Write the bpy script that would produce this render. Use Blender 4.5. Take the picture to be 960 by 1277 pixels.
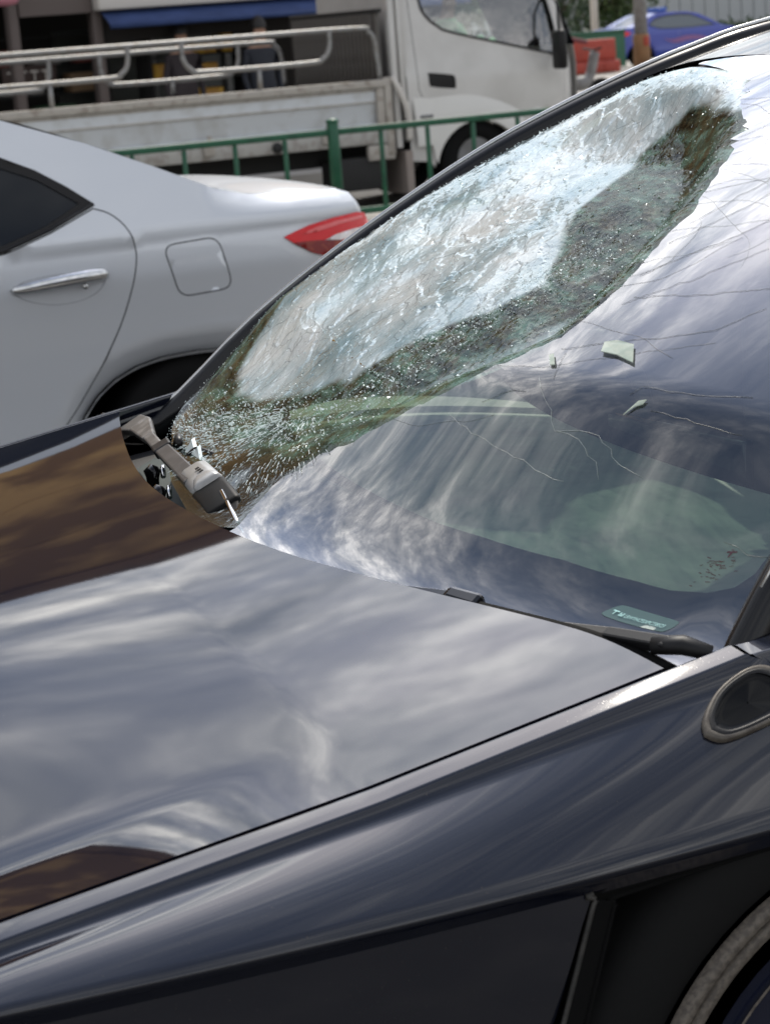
import bpy, bmesh, math, random
import numpy as np
from mathutils import Vector, Matrix, noise as mnoise
from mathutils.geometry import delaunay_2d_cdt

random.seed(7); RNG = np.random.default_rng(7)
for o in list(bpy.data.objects): bpy.data.objects.remove(o)
SC = bpy.context.scene
COL = SC.collection

# ------------------------------------------------------------------ camera
CAM = np.array([0.191, -2.590, 1.634]); YAW, PITCH, ROLL, FPX = 0.44337, 0.22488, -0.07684, 2629.15
fw = Vector((math.sin(YAW)*math.cos(PITCH), math.cos(YAW)*math.cos(PITCH), -math.sin(PITCH)))
rt = Vector((math.cos(YAW), -math.sin(YAW), 0)); up = rt.cross(fw)
rt2 = math.cos(ROLL)*rt + math.sin(ROLL)*up; up2 = -math.sin(ROLL)*rt + math.cos(ROLL)*up
cam = bpy.data.objects.new('camera', bpy.data.cameras.new('camera')); COL.objects.link(cam)
M = Matrix((rt2, up2, -fw)).transposed().to_4x4(); M.translation = Vector(CAM); cam.matrix_world = M
cam.data.sensor_fit = 'VERTICAL'; cam.data.sensor_height = 36.0; cam.data.lens = FPX/1277*36
cam.data.clip_start = 0.05; cam.data.clip_end = 3000
cam.data.dof.use_dof = True; cam.data.dof.focus_distance = 2.9; cam.data.dof.aperture_fstop = 11
SC.camera = cam

# ------------------------------------------------------------------ light
SUN_AZ, SUN_EL = math.radians(35), math.radians(52)     # azimuth from +Y towards +X
w = bpy.data.worlds.new('World'); SC.world = w; w.use_nodes = True
nt = w.node_tree; nt.nodes.clear()
def nn(t, typ, **kw):
    n = t.nodes.new(typ)
    for k, v in kw.items(): setattr(n, k, v)
    return n
sky = nn(nt, 'ShaderNodeTexSky', sky_type='NISHITA', sun_disc=False)
sky.sun_elevation = SUN_EL; sky.sun_rotation = SUN_AZ; sky.air_density = 1.0; sky.dust_density = 0.7
tc = nn(nt, 'ShaderNodeTexCoord'); sep = nn(nt, 'ShaderNodeSeparateXYZ')
nt.links.new(tc.outputs['Generated'], sep.inputs[0])
def mth(t, op, a, b=None, c=None, clamp=False):
    n = nn(t, 'ShaderNodeMath', operation=op, use_clamp=clamp)
    for i, v in enumerate((a, b, c)):
        if v is None: continue
        if hasattr(v, 'links'): t.links.new(v, n.inputs[i])
        else: n.inputs[i].default_value = v
    return n.outputs[0]
zz = mth(nt, 'ADD', mth(nt, 'MAXIMUM', sep.outputs[2], 0.0), 0.16)
cxyz = nn(nt, 'ShaderNodeCombineXYZ')
nt.links.new(mth(nt, 'DIVIDE', sep.outputs[0], zz), cxyz.inputs[0]); nt.links.new(mth(nt, 'DIVIDE', sep.outputs[1], zz), cxyz.inputs[1])
mp = nn(nt, 'ShaderNodeMapping'); mp.inputs['Rotation'].default_value = (0, 0, math.radians(-28)); mp.inputs['Scale'].default_value = (0.62, 1.15, 1); mp.inputs['Location'].default_value = (6.6, 1.9, 4)
nt.links.new(cxyz.outputs[0], mp.inputs[0])
n1 = nn(nt, 'ShaderNodeTexNoise'); n1.inputs['Scale'].default_value = 3.3; n1.inputs['Detail'].default_value = 9; n1.inputs['Roughness'].default_value = .62; n1.inputs['Distortion'].default_value = .15
n2 = nn(nt, 'ShaderNodeTexNoise'); n2.inputs['Scale'].default_value = 9.0; n2.inputs['Detail'].default_value = 9; n2.inputs['Roughness'].default_value = .68; n2.inputs['Distortion'].default_value = .25
for n in (n1, n2): nt.links.new(mp.outputs[0], n.inputs['Vector'])
def ramp(t, src, stops):
    r = nn(t, 'ShaderNodeValToRGB'); t.links.new(src, r.inputs[0]); el = r.color_ramp.elements
    while len(el) < len(stops): el.new(.5)
    for e, (p, c) in zip(el, stops): e.position = p; e.color = (*c, 1) if len(c) == 3 else c
    return r.outputs[0]
zsq = mth(nt, 'MULTIPLY', mth(nt, 'POWER', mth(nt, 'MAXIMUM', sep.outputs[2], 0.0), 6.0), .22)   # looking straight up there is less cloud in the line of sight
cov = ramp(nt, mth(nt, 'SUBTRACT', n1.outputs['Fac'], zsq), [(.38, (.28, .28, .28)), (.56, (1, 1, 1))])
cc = ramp(nt, n2.outputs['Fac'], [(.34, (4.2, 4.7, 5.6)), (.5, (9.5, 9.7, 10.1)), (.64, (20, 19.6, 19))])
mx = nn(nt, 'ShaderNodeMix', data_type='RGBA'); nt.links.new(mth(nt, 'MULTIPLY', cov, mth(nt, 'SUBTRACT', 1.0, mth(nt, 'MULTIPLY', mth(nt, 'POWER', mth(nt, 'MAXIMUM', sep.outputs[2], 0.0), 6.0), .6))), mx.inputs[0]); nt.links.new(sky.outputs[0], mx.inputs[6]); nt.links.new(cc, mx.inputs[7])
# thin cloud scatters the hidden sun forward: the veil is brightest round the sun and dimmer away from it
dt_ = nn(nt, 'ShaderNodeVectorMath', operation='DOT_PRODUCT'); nt.links.new(tc.outputs['Generated'], dt_.inputs[0])
dt_.inputs[1].default_value = (math.sin(SUN_AZ)*math.cos(SUN_EL), math.cos(SUN_AZ)*math.cos(SUN_EL), math.sin(SUN_EL))
dp_ = mth(nt, 'MAXIMUM', dt_.outputs['Value'], 0.0)
au = mth(nt, 'ADD', mth(nt, 'ADD', .6, mth(nt, 'MULTIPLY', mth(nt, 'POWER', dp_, 7.0), 1.2)), mth(nt, 'MULTIPLY', mth(nt, 'POWER', dp_, 26.0), .6))
vm = nn(nt, 'ShaderNodeVectorMath', operation='SCALE'); nt.links.new(mx.outputs[2], vm.inputs[0]); nt.links.new(au, vm.inputs['Scale'])
bg = nn(nt, 'ShaderNodeBackground'); bg.inputs[1].default_value = 0.12; nt.links.new(vm.outputs[0], bg.inputs[0])
wo = nn(nt, 'ShaderNodeOutputWorld'); nt.links.new(bg.outputs[0], wo.inputs[0])
sd = bpy.data.lights.new('sun', 'SUN'); sd.energy = 2.6; sd.angle = math.radians(.5); sd.color = (1, .93, .81)
so = bpy.data.objects.new('sun', sd); COL.objects.link(so)
sdir = Vector((math.sin(SUN_AZ)*math.cos(SUN_EL), math.cos(SUN_AZ)*math.cos(SUN_EL), math.sin(SUN_EL)))
so.rotation_euler = (-sdir).to_track_quat('-Z', 'Y').to_euler(); so.location = (20, 30, 40)
SC.view_settings.view_transform = 'Standard'; SC.view_settings.look = 'None'; SC.view_settings.exposure = 0.58; SC.view_settings.gamma = 1
SC.cycles.max_bounces = 8; SC.cycles.transparent_max_bounces = 16; SC.cycles.use_denoising = True

# ------------------------------------------------------------------ materials
def mat(name, base, rough=.5, metal=0., ior=1.45, coat=0., bump=None, vary=None, spec=None, bdist=.002):
    """bump=(scale,strength); vary=(scale, colour2, low, high) noise mixes a second colour in"""
    m = bpy.data.materials.new(name); m.use_nodes = True; t = m.node_tree; p = t.nodes['Principled BSDF']
    p.inputs['Base Color'].default_value = (*base, 1); p.inputs['Roughness'].default_value = rough; p.inputs['Metallic'].default_value = metal
    p.inputs['IOR'].default_value = ior; p.inputs['Coat Weight'].default_value = coat; p.inputs['Coat Roughness'].default_value = .04
    if spec is not None: p.inputs['Specular IOR Level'].default_value = spec
    c = nn(t, 'ShaderNodeTexCoord')
    if vary:
        n = nn(t, 'ShaderNodeTexNoise'); n.inputs['Scale'].default_value = vary[0]; n.inputs['Detail'].default_value = 6; t.links.new(c.outputs['Object'], n.inputs['Vector'])
        r = ramp(t, n.outputs['Fac'], [(vary[2], base), (vary[3], vary[1])]); t.links.new(r, p.inputs['Base Color'])
    if bump:
        n = nn(t, 'ShaderNodeTexNoise'); n.inputs['Scale'].default_value = bump[0]; n.inputs['Detail'].default_value = 4; t.links.new(c.outputs['Object'], n.inputs['Vector'])
        b = nn(t, 'ShaderNodeBump'); b.inputs['Strength'].default_value = bump[1]; b.inputs['Distance'].default_value = bdist; t.links.new(n.outputs['Fac'], b.inputs['Height']); t.links.new(b.outputs[0], p.inputs['Normal'])
    return m
def paint_black():
    m = mat('black_car_paint', (.006, .007, .013), .025, 0, 1.64); t = m.node_tree; p = t.nodes['Principled BSDF']
    c = nn(t, 'ShaderNodeTexCoord')
    n = nn(t, 'ShaderNodeTexNoise'); n.inputs['Scale'].default_value = 2.2; n.inputs['Detail'].default_value = 2; t.links.new(c.outputs['Object'], n.inputs['Vector'])
    n2_ = nn(t, 'ShaderNodeTexNoise'); n2_.inputs['Scale'].default_value = 600; t.links.new(c.outputs['Object'], n2_.inputs['Vector'])
    b = nn(t, 'ShaderNodeBump'); b.inputs['Strength'].default_value = .11; b.inputs['Distance'].default_value = .0022; t.links.new(n.outputs['Fac'], b.inputs['Height'])
    b2 = nn(t, 'ShaderNodeBump'); b2.inputs['Strength'].default_value = .012; b2.inputs['Distance'].default_value = .0004; t.links.new(n2_.outputs['Fac'], b2.inputs['Height']); t.links.new(b.outputs[0], b2.inputs['Normal']); t.links.new(b2.outputs[0], p.inputs['Normal'])
    # dust specks
    v = nn(t, 'ShaderNodeTexNoise'); v.inputs['Scale'].default_value = 520; v.inputs['Detail'].default_value = 3; t.links.new(c.outputs['Object'], v.inputs['Vector'])
    r = ramp(t, v.outputs['Fac'], [(.0, (.006, .007, .013)), (.70, (.006, .007, .013)), (.80, (.10, .08, .06))]); t.links.new(r, p.inputs['Base Color'])
    r2 = ramp(t, v.outputs['Fac'], [(.0, (.022,)*3), (.67, (.03,)*3), (.80, (.10,)*3)]); t.links.new(r2, p.inputs['Roughness'])
    return m
PAINT = paint_black()
PLASTIC = mat('black_plastic', (.010, .010, .011), .5, bump=(900, .15), bdist=.0006, spec=.3)
GLOSSBLK = mat('gloss_black', (.008, .008, .009), .06)
DARK = mat('dark_void', (.004, .004, .004), .9, spec=.05)
RUBBER = mat('tyre_rubber', (.006, .006, .006), .75, spec=.2, bump=(60, .3))
GREYPL = mat('grey_plastic', (.030, .030, .031), .45, bump=(300, .2), vary=(25, (.055, .053, .05), .45, .7))
WIPERG = mat('wiper_grey', (.10, .095, .09), .34, vary=(40, (.19, .18, .17), .45, .68), bump=(220, .2))
ALLOY = mat('alloy', (.45, .44, .42), .28, 1.0)
RIMDIRT = mat('rim_edge', (.14, .12, .098), .6, .15, vary=(160, (.085, .072, .06), .40, .60), bump=(260, .6))
COVERNAVY = mat('wheel_cover', (.008, .010, .022), .18)
CHROME = mat('chrome', (.72, .72, .72), .12, 1.0, vary=(30, (.5, .5, .5), .4, .7))
HILITESAT = mat('satin_highlight', (.55, .55, .54), .25, .9)
SILVER = mat('silver_paint', (.62, .64, .67), .34, .35, coat=.8, bump=(500, .03), bdist=.0004)
TAXIGLASS = mat('taxi_glass', (.13, .15, .17), .15, 0, 1.5)  # base colour lightened to stand in for reflected sky
SALOONGLASS = mat('saloon_glass', (.006, .009, .014), .04, 0, 1.33)
DARKGLASS = mat('tinted_glass', (.010, .012, .016), .03, 0, 1.5)
BLACKTRIM = mat('black_trim', (.012, .011, .011), .4, spec=.3)
REDLENS = mat('red_lens', (.74, .010, .016), .16, 0, 1.4, coat=.2)
REDDARK = mat('dark_red_lens', (.20, .006, .007), .2, 0, 1.4, coat=.2, vary=(60, (.32, .05, .02), .5, .7))
CLEARLENS = mat('clear_lens', (.62, .55, .55), .15, .2, 1.5, coat=1, vary=(35, (.78, .72, .70), .4, .6))
TRUCKW = mat('truck_paint', (.60, .58, .55), .42, coat=.3, vary=(3, (.52, .50, .47), .4, .7))
TRUCKBED = mat('bed_panel', (.60, .62, .64), .38, .25, vary=(6, (.48, .48, .47), .45, .72))
TRUCKBEIGE = mat('bed_rail_paint', (.42, .385, .34), .6, vary=(14, (.26, .22, .18), .5, .72))
GALV = mat('galvanised_tube', (.28, .275, .265), .45, .35, vary=(20, (.22, .195, .17), .5, .75))
CHASSIS = mat('chassis_dark', (.025, .024, .023), .8)
HEADBOARD = mat('headboard', (.13, .12, .11), .7, vary=(9, (.09, .08, .07), .4, .7))
FENCEG = mat('green_fence_paint', (.018, .105, .052), .45, vary=(12, (.014, .075, .04), .4, .7))
ASPHALT = mat('asphalt', (.07, .069, .067), .9, bump=(90, .4), vary=(3, (.095, .092, .088), .4, .7), bdist=.004)
CONC = mat('concrete', (.36, .34, .31), .9, bump=(40, .3), vary=(1.2, (.28, .265, .24), .4, .65), bdist=.004)
WHITELINE = mat('road_paint', (.65, .65, .62), .8)
BROWN = mat('brown_render', (.60, .36, .14), .85, bump=(12, .3), vary=(.6, (.24, .13, .055), .40, .56), bdist=.01)
BROWND = mat('dark_brown_render', (.26, .145, .07), .8, vary=(.8, (.16, .09, .045), .4, .6))
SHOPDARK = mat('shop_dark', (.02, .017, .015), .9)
SHUTTER = mat('shutter_brown', (.12, .095, .085), .7)
AWNBLUE = mat('blue_canvas', (.035, .062, .17), .75, vary=(4, (.022, .042, .12), .4, .7))
OFFWHITE = mat('off_white', (.62, .58, .53), .6)
YELLOW = mat('yellow_plastic', (.62, .36, .03), .5, vary=(8, (.45, .22, .03), .4, .6))
TAXIBLUE = mat('taxi_blue', (.035, .06, .36), .25, 0, 1.5, coat=.8)
PINKDECAL = mat('decal_pink', (.24, .11, .26), .5)
ORANGE = mat('barrier_orange', (.36, .05, .03), .55, vary=(5, (.28, .04, .025), .4, .7))
POLEG = mat('pole_grey', (.20, .20, .20), .6, vary=(6, (.15, .145, .14), .4, .6))
LEAF = mat('leaf_green', (.045, .085, .025), .6, vary=(.9, (.085, .12, .035), .4, .65))
LEAFD = mat('leaf_dark', (.025, .05, .018), .6, vary=(.9, (.045, .075, .025), .4, .65))
BARK = mat('bark', (.10, .075, .055), .9)
WALLGREY = mat('wall_grey', (.42, .44, .45), .8, vary=(.4, (.34, .36, .37), .4, .6))
SKINM = mat('skin', (.38, .22, .15), .55); HAIR = mat('hair', (.012, .010, .009), .5)
VEST = mat('hi_vis', (.28, .62, .30), .7, vary=(14, (.50, .70, .40), .55, .6)); VESTB = mat('vest_strip', (.75, .78, .70), .4)
TEALPRINT = mat('teal_label', (.055, .115, .12), .5); TEALTXT = mat('teal_text', (.45, .75, .72), .5)
MARKRED = mat('maroon_print', (.06, .015, .03), .6)
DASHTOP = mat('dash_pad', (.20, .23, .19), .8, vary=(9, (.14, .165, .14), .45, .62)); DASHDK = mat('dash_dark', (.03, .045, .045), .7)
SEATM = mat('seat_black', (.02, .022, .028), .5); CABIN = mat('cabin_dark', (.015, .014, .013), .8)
FRIT = mat('frit_black', (.016, .016, .019), .35, 0, 1.35)
CRUMB = mat('glass_crumb', (.78, .86, .84), .12, 0, 1.5, coat=1)
CRACKM = mat('crack_line', (.08, .09, .09), .4); CRACKW = mat('crack_white', (.34, .38, .37), .4)
SHARDM = mat('pale_shard', (.42, .50, .42), .12, 0, 1.5, vary=(60, (.55, .60, .50), .4, .6))

def glass_intact():
    m = bpy.data.materials.new('windscreen_glass'); m.use_nodes = True; t = m.node_tree; t.nodes.clear()
    o = nn(t, 'ShaderNodeOutputMaterial'); tr = nn(t, 'ShaderNodeBsdfTransparent'); tr.inputs[0].default_value = (.78, .88, .84, 1)
    g = nn(t, 'ShaderNodeBsdfGlossy'); g.inputs['Roughness'].default_value = .015; g.inputs[0].default_value = (.96, .96, .98, 1)
    f = nn(t, 'ShaderNodeFresnel'); f.inputs[0].default_value = 1.5
    c = nn(t, 'ShaderNodeTexCoord'); n = nn(t, 'ShaderNodeTexNoise'); n.inputs['Scale'].default_value = 5; n.inputs['Detail'].default_value = 2; t.links.new(c.outputs['Object'], n.inputs['Vector'])
    b = nn(t, 'ShaderNodeBump'); b.inputs['Strength'].default_value = .12; b.inputs['Distance'].default_value = .004; t.links.new(n.outputs['Fac'], b.inputs['Height']); t.links.new(b.outputs[0], g.inputs['Normal'])
    x = nn(t, 'ShaderNodeMixShader'); t.links.new(mth(t, 'ADD', mth(t, 'MULTIPLY', f.outputs[0], 1.85), .10, clamp=True), x.inputs[0]); t.links.new(tr.outputs[0], x.inputs[1]); t.links.new(g.outputs[0], x.inputs[2]); t.links.new(x.outputs[0], o.inputs[0])
    return m
def glass_shattered():
    m = bpy.data.materials.new('shattered_glass'); m.use_nodes = True; t = m.node_tree; t.nodes.clear(); L = t.links
    o = nn(t, 'ShaderNodeOutputMaterial'); uv = nn(t, 'ShaderNodeUVMap'); uv.uv_map = 'metric'
    at = nn(t, 'ShaderNodeAttribute'); at.attribute_name = 'craze'
    # warp the cracks a little
    wn = nn(t, 'ShaderNodeTexNoise'); wn.inputs['Scale'].default_value = 14; L.new(uv.outputs[0], wn.inputs['Vector'])
    wv = nn(t, 'ShaderNodeMix', data_type='RGBA', blend_type='LINEAR_LIGHT'); wv.inputs[0].default_value = .02; L.new(uv.outputs[0], wv.inputs[6]); L.new(wn.outputs['Color'], wv.inputs[7])
    def vor(scale, sx=1., sy=1.):
        mpv = nn(t, 'ShaderNodeMapping'); mpv.inputs['Scale'].default_value = (sx, sy, 1); L.new(wv.outputs[2], mpv.inputs[0])
        v = nn(t, 'ShaderNodeTexVoronoi', feature='DISTANCE_TO_EDGE'); v.inputs['Scale'].default_value = scale; L.new(mpv.outputs[0], v.inputs['Vector']); return v.outputs['Distance']
    d1 = vor(70); d2 = vor(190, 1, .6); d3 = vor(26, 1, .5)
    e1 = mth(t, 'SUBTRACT', 1, mth(t, 'DIVIDE', d1, .035, clamp=True)); e2 = mth(t, 'SUBTRACT', 1, mth(t, 'DIVIDE', d2, .07, clamp=True)); e3 = mth(t, 'SUBTRACT', 1, mth(t, 'DIVIDE', d3, .02, clamp=True))
    cr = mth(t, 'MAXIMUM', mth(t, 'MAXIMUM', mth(t, 'MULTIPLY', e1, .55), mth(t, 'MULTIPLY', e2, .35)), mth(t, 'MULTIPLY', e3, .5))
    pn = nn(t, 'ShaderNodeTexNoise'); pn.inputs['Scale'].default_value = 4.5; pn.inputs['Detail'].default_value = 9; pn.inputs['Roughness'].default_value = .62; L.new(uv.outputs[0], pn.inputs['Vector'])
    patch = ramp(t, pn.outputs['Fac'], [(.36, (.72,)*3), (.58, (1,)*3)])
    df = nn(t, 'ShaderNodeBsdfDiffuse'); cn = ramp(t, pn.outputs['Fac'], [(.36, (.32, .50, .58)), (.47, (.54, .66, .71)), (.60, (.76, .80, .81))])  # pale blue to white on the crazed glass stands in for sky reflection
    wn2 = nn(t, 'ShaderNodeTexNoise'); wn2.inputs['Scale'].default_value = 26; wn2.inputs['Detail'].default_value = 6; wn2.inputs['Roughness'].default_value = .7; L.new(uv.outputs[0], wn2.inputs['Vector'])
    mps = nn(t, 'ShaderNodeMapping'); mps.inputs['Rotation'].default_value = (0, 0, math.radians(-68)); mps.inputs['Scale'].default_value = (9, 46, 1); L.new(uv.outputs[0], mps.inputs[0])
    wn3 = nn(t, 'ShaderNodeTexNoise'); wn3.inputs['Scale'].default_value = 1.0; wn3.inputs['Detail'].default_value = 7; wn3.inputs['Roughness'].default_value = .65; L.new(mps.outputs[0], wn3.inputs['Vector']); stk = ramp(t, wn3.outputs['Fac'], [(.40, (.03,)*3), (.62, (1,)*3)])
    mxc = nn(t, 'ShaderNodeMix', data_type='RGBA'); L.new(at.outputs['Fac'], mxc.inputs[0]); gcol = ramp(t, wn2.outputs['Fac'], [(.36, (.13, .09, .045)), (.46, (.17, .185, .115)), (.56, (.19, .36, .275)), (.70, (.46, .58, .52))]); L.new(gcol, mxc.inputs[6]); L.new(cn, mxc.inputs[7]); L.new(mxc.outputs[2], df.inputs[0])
    tl = nn(t, 'ShaderNodeBsdfTranslucent'); tl.inputs[0].default_value = (.55, .70, .64, 1)
    dt = nn(t, 'ShaderNodeMixShader'); dt.inputs[0].default_value = .28; L.new(df.outputs[0], dt.inputs[1]); L.new(tl.outputs[0], dt.inputs[2])
    tr = nn(t, 'ShaderNodeBsdfTransparent'); tr.inputs[0].default_value = (.52, .68, .58, 1)
    msk = ramp(t, wn.outputs['Fac'], [(.45, (0, 0, 0)), (.6, (1, 1, 1))]); dk = mth(t, 'MAXIMUM', mth(t, 'MULTIPLY', e3, .9), mth(t, 'MULTIPLY', mth(t, 'MULTIPLY', e1, msk), .8))
    ac = nn(t, 'ShaderNodeAttribute'); ac.attribute_name = 'clear'
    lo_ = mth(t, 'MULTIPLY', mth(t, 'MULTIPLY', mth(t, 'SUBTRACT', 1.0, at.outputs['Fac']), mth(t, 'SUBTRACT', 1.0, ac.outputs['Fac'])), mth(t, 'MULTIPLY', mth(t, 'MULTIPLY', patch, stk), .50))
    fac = mth(t, 'ADD', mth(t, 'ADD', mth(t, 'MULTIPLY', mth(t, 'MULTIPLY', at.outputs['Fac'], mth(t, 'MULTIPLY', patch, mth(t, 'SUBTRACT', 1.0, mth(t, 'MULTIPLY', dk, .8)))), .84), lo_), mth(t, 'MULTIPLY', cr, mth(t, 'SUBTRACT', .42, mth(t, 'MULTIPLY', ac.outputs['Fac'], .36))), clamp=True)
    m1 = nn(t, 'ShaderNodeMixShader'); L.new(fac, m1.inputs[0]); L.new(tr.outputs[0], m1.inputs[1]); L.new(dt.outputs[0], m1.inputs[2])
    g = nn(t, 'ShaderNodeBsdfGlossy'); g.inputs['Roughness'].default_value = .11; g.inputs[0].default_value = (.93, .98, .97, 1)
    b = nn(t, 'ShaderNodeBump'); b.inputs['Strength'].default_value = .25; b.inputs['Distance'].default_value = .0006; L.new(mth(t, 'ADD', d1, mth(t, 'MULTIPLY', d2, .5)), b.inputs['Height']); L.new(b.outputs[0], g.inputs['Normal'])
    f = nn(t, 'ShaderNodeFresnel'); f.inputs[0].default_value = 1.5
    m2 = nn(t, 'ShaderNodeMixShader'); L.new(mth(t, 'ADD', mth(t, 'MULTIPLY', f.outputs[0], mth(t, 'ADD', mth(t, 'ADD', .45, mth(t, 'MULTIPLY', at.outputs['Fac'], .75)), mth(t, 'MULTIPLY', ac.outputs['Fac'], 1.1))), .02, clamp=True), m2.inputs[0]); L.new(m1.outputs[0], m2.inputs[1]); L.new(g.outputs[0], m2.inputs[2]); L.new(m2.outputs[0], o.inputs[0])
    return m
SHARDM.node_tree.nodes['Principled BSDF'].inputs['Alpha'].default_value = .62
GLASS = glass_intact(); SHATTER = glass_shattered()

# ------------------------------------------------------------------ helpers
def worldloc(o):
    v = Vector(o.location)
    while o.parent: o = o.parent; v += Vector(o.location)
    return v
def tag(o, label=None, cat=None, group=None, kind=None):
    if label: o['label'] = label
    if cat: o['category'] = cat
    if group: o['group'] = group
    if kind: o['kind'] = kind
    return o
def thing(name, label, cat, loc, group=None):
    o = bpy.data.objects.new(name, None); COL.objects.link(o); o.location = loc; o.empty_display_size = .2
    return tag(o, label, cat, group)
def orient(v, f, d):
    n = np.zeros(3)
    for q in f:
        q = list(q); n += np.cross(v[q[1]]-v[q[0]], v[q[2]]-v[q[0]])
    return [tuple(q)[::-1] for q in f] if n @ np.array(d, float) < 0 else f
def obj(name, vf, m, parent=None, smooth=True, loc=None, out=None):
    v, f = vf; v = np.asarray(v, float).reshape(-1, 3)
    if out is not None: f = orient(v, f, out)
    org = np.array(worldloc(parent)) if parent else np.zeros(3)
    if loc is not None: l = np.array(loc, float)
    elif parent: l = org
    else: l = np.array([(v[:, 0].min()+v[:, 0].max())/2, (v[:, 1].min()+v[:, 1].max())/2, v[:, 2].min()])
    me = bpy.data.meshes.new(name); me.from_pydata((v-l).tolist(), [], [tuple(int(i) for i in q) for q in f]); me.materials.append(m)
    me.validate(); me.update()
    if smooth: me.polygons.foreach_set('use_smooth', [True]*len(me.polygons))
    o = bpy.data.objects.new(name, me); COL.objects.link(o)
    o.location = l-org
    if parent: o.parent = parent
    return o
def join(*vfs):
    V = []; F = []; n = 0
    for v, f in vfs:
        v = np.asarray(v, float).reshape(-1, 3); V.append(v); F += [tuple(i+n for i in q) for q in f]; n += len(v)
    return np.concatenate(V), F
def box(x0, x1, y0, y1, z0, z1):
    v = [(x, y, z) for x in (x0, x1) for y in (y0, y1) for z in (z0, z1)]
    return np.array(v, float), [(0, 1, 3, 2), (4, 6, 7, 5), (0, 4, 5, 1), (2, 3, 7, 6), (0, 2, 6, 4), (1, 5, 7, 3)]
def bbox(x0, x1, y0, y1, z0, z1, r=.01, seg=2):
    """bevelled box"""
    bm = bmesh.new(); v, f = box(x0, x1, y0, y1, z0, z1); bv = [bm.verts.new(p) for p in v]
    for q in f: bm.faces.new([bv[i] for i in q])
    bmesh.ops.recalc_face_normals(bm, faces=bm.faces)
    bmesh.ops.bevel(bm, geom=bm.edges[:], offset=r, segments=seg, profile=.5, affect='EDGES')
    bm.verts.index_update(); out = (np.array([p.co[:] for p in bm.verts]), [[q.index for q in fc.verts] for fc in bm.faces]); bm.free(); return out
def grid(nu, nv, fn, flip=False):
    v = [fn(i/nu, j/nv) for i in range(nu+1) for j in range(nv+1)]
    f = [(i*(nv+1)+j, (i+1)*(nv+1)+j, (i+1)*(nv+1)+j+1, i*(nv+1)+j+1) for i in range(nu) for j in range(nv)]
    if flip: f = [q[::-1] for q in f]
    return np.array(v, float), f
def smooth_path(P, n=6):
    P = [Vector(p) for p in P]; out = []
    for i in range(len(P)-1):
        p0, p1, p2, p3 = P[max(i-1, 0)], P[i], P[i+1], P[min(i+2, len(P)-1)]
        for k in range(n):
            t = k/n; out.append(.5*((2*p1)+(p2-p0)*t+(2*p0-5*p1+4*p2-p3)*t*t+(3*p1-p0-3*p2+p3)*t**3))
    out.append(P[-1]); return out
def tube(path, r, n=8, sx=1., sy=1., closed=False):
    P = [Vector(p) for p in path]; V = []; F = []; N = len(P)
    rr = r if hasattr(r, '__len__') else [r]*N
    upv = Vector((0, 0, 1))
    for i, p in enumerate(P):
        if closed: t = P[(i+1) % N]-P[i-1]
        else: t = P[min(i+1, N-1)]-P[max(i-1, 0)]
        t.normalize(); a = t.cross(upv)
        if a.length < .05: a = t.cross(Vector((0, 1, 0)))
        a.normalize(); b = a.cross(t)
        for k in range(n):
            an = 2*math.pi*k/n; V.append(p+a*math.cos(an)*rr[i]*sx+b*math.sin(an)*rr[i]*sy)
    for i in range(N if closed else N-1):
        j = (i+1) % N
        for k in range(n): F.append((i*n+k, i*n+(k+1) % n, j*n+(k+1) % n, j*n+k))
    if not closed: F += [tuple(range(n))[::-1], tuple((N-1)*n+k for k in range(n))]
    return np.array([tuple(v) for v in V]), F
def lathe_y(cx, cz, prof, n=48, a0=0, a1=2*math.pi):
    """prof: (radius, y) list revolved about the Y axis"""
    V = []; F = []; m = len(prof); full = abs(a1-a0-2*math.pi) < 1e-6; N = n if full else n+1
    for i in range(N):
        a = a0+(a1-a0)*i/n
        for r, y in prof: V.append((cx+r*math.cos(a), y, cz+r*math.sin(a)))
    for i in range(n):
        j = (i+1) % N
        for k in range(m-1): F.append((i*m+k, j*m+k, j*m+k+1, i*m+k+1))
    return np.array(V), F
def inpoly(P, q):
    P = np.asarray(P, float); x, y = q[:, 0], q[:, 1]; ins = np.zeros(len(q), bool); j = len(P)-1
    for i in range(len(P)):
        xi, yi = P[i]; xj, yj = P[j]
        c = ((yi > y) != (yj > y))
        with np.errstate(divide='ignore', invalid='ignore'): ins ^= c & (x < (xj-xi)*(y-yi)/(yj-yi)+xi)
        j = i
    return ins
def densify(P, step, closed=True):
    P = [np.array(p, float) for p in P]; out = []; N = len(P)
    for i in range(N if closed else N-1):
        a, b = P[i], P[(i+1) % N]; k = max(1, int(np.linalg.norm(b-a)/step))
        out += [a+(b-a)*t/k for t in range(k)]
    if not closed: out.append(P[-1])
    return np.array(out)
def segdist(P, q, closed=True):
    P = np.asarray(P, float); d = np.full(len(q), 1e9); N = len(P)
    for i in range(N if closed else N-1):
        a, b = P[i], P[(i+1) % N]; ab = b-a; t = np.clip(((q-a)@ab)/max(ab@ab, 1e-12), 0, 1)
        d = np.minimum(d, np.linalg.norm(q-a-t[:, None]*ab, axis=1))
    return d
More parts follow.
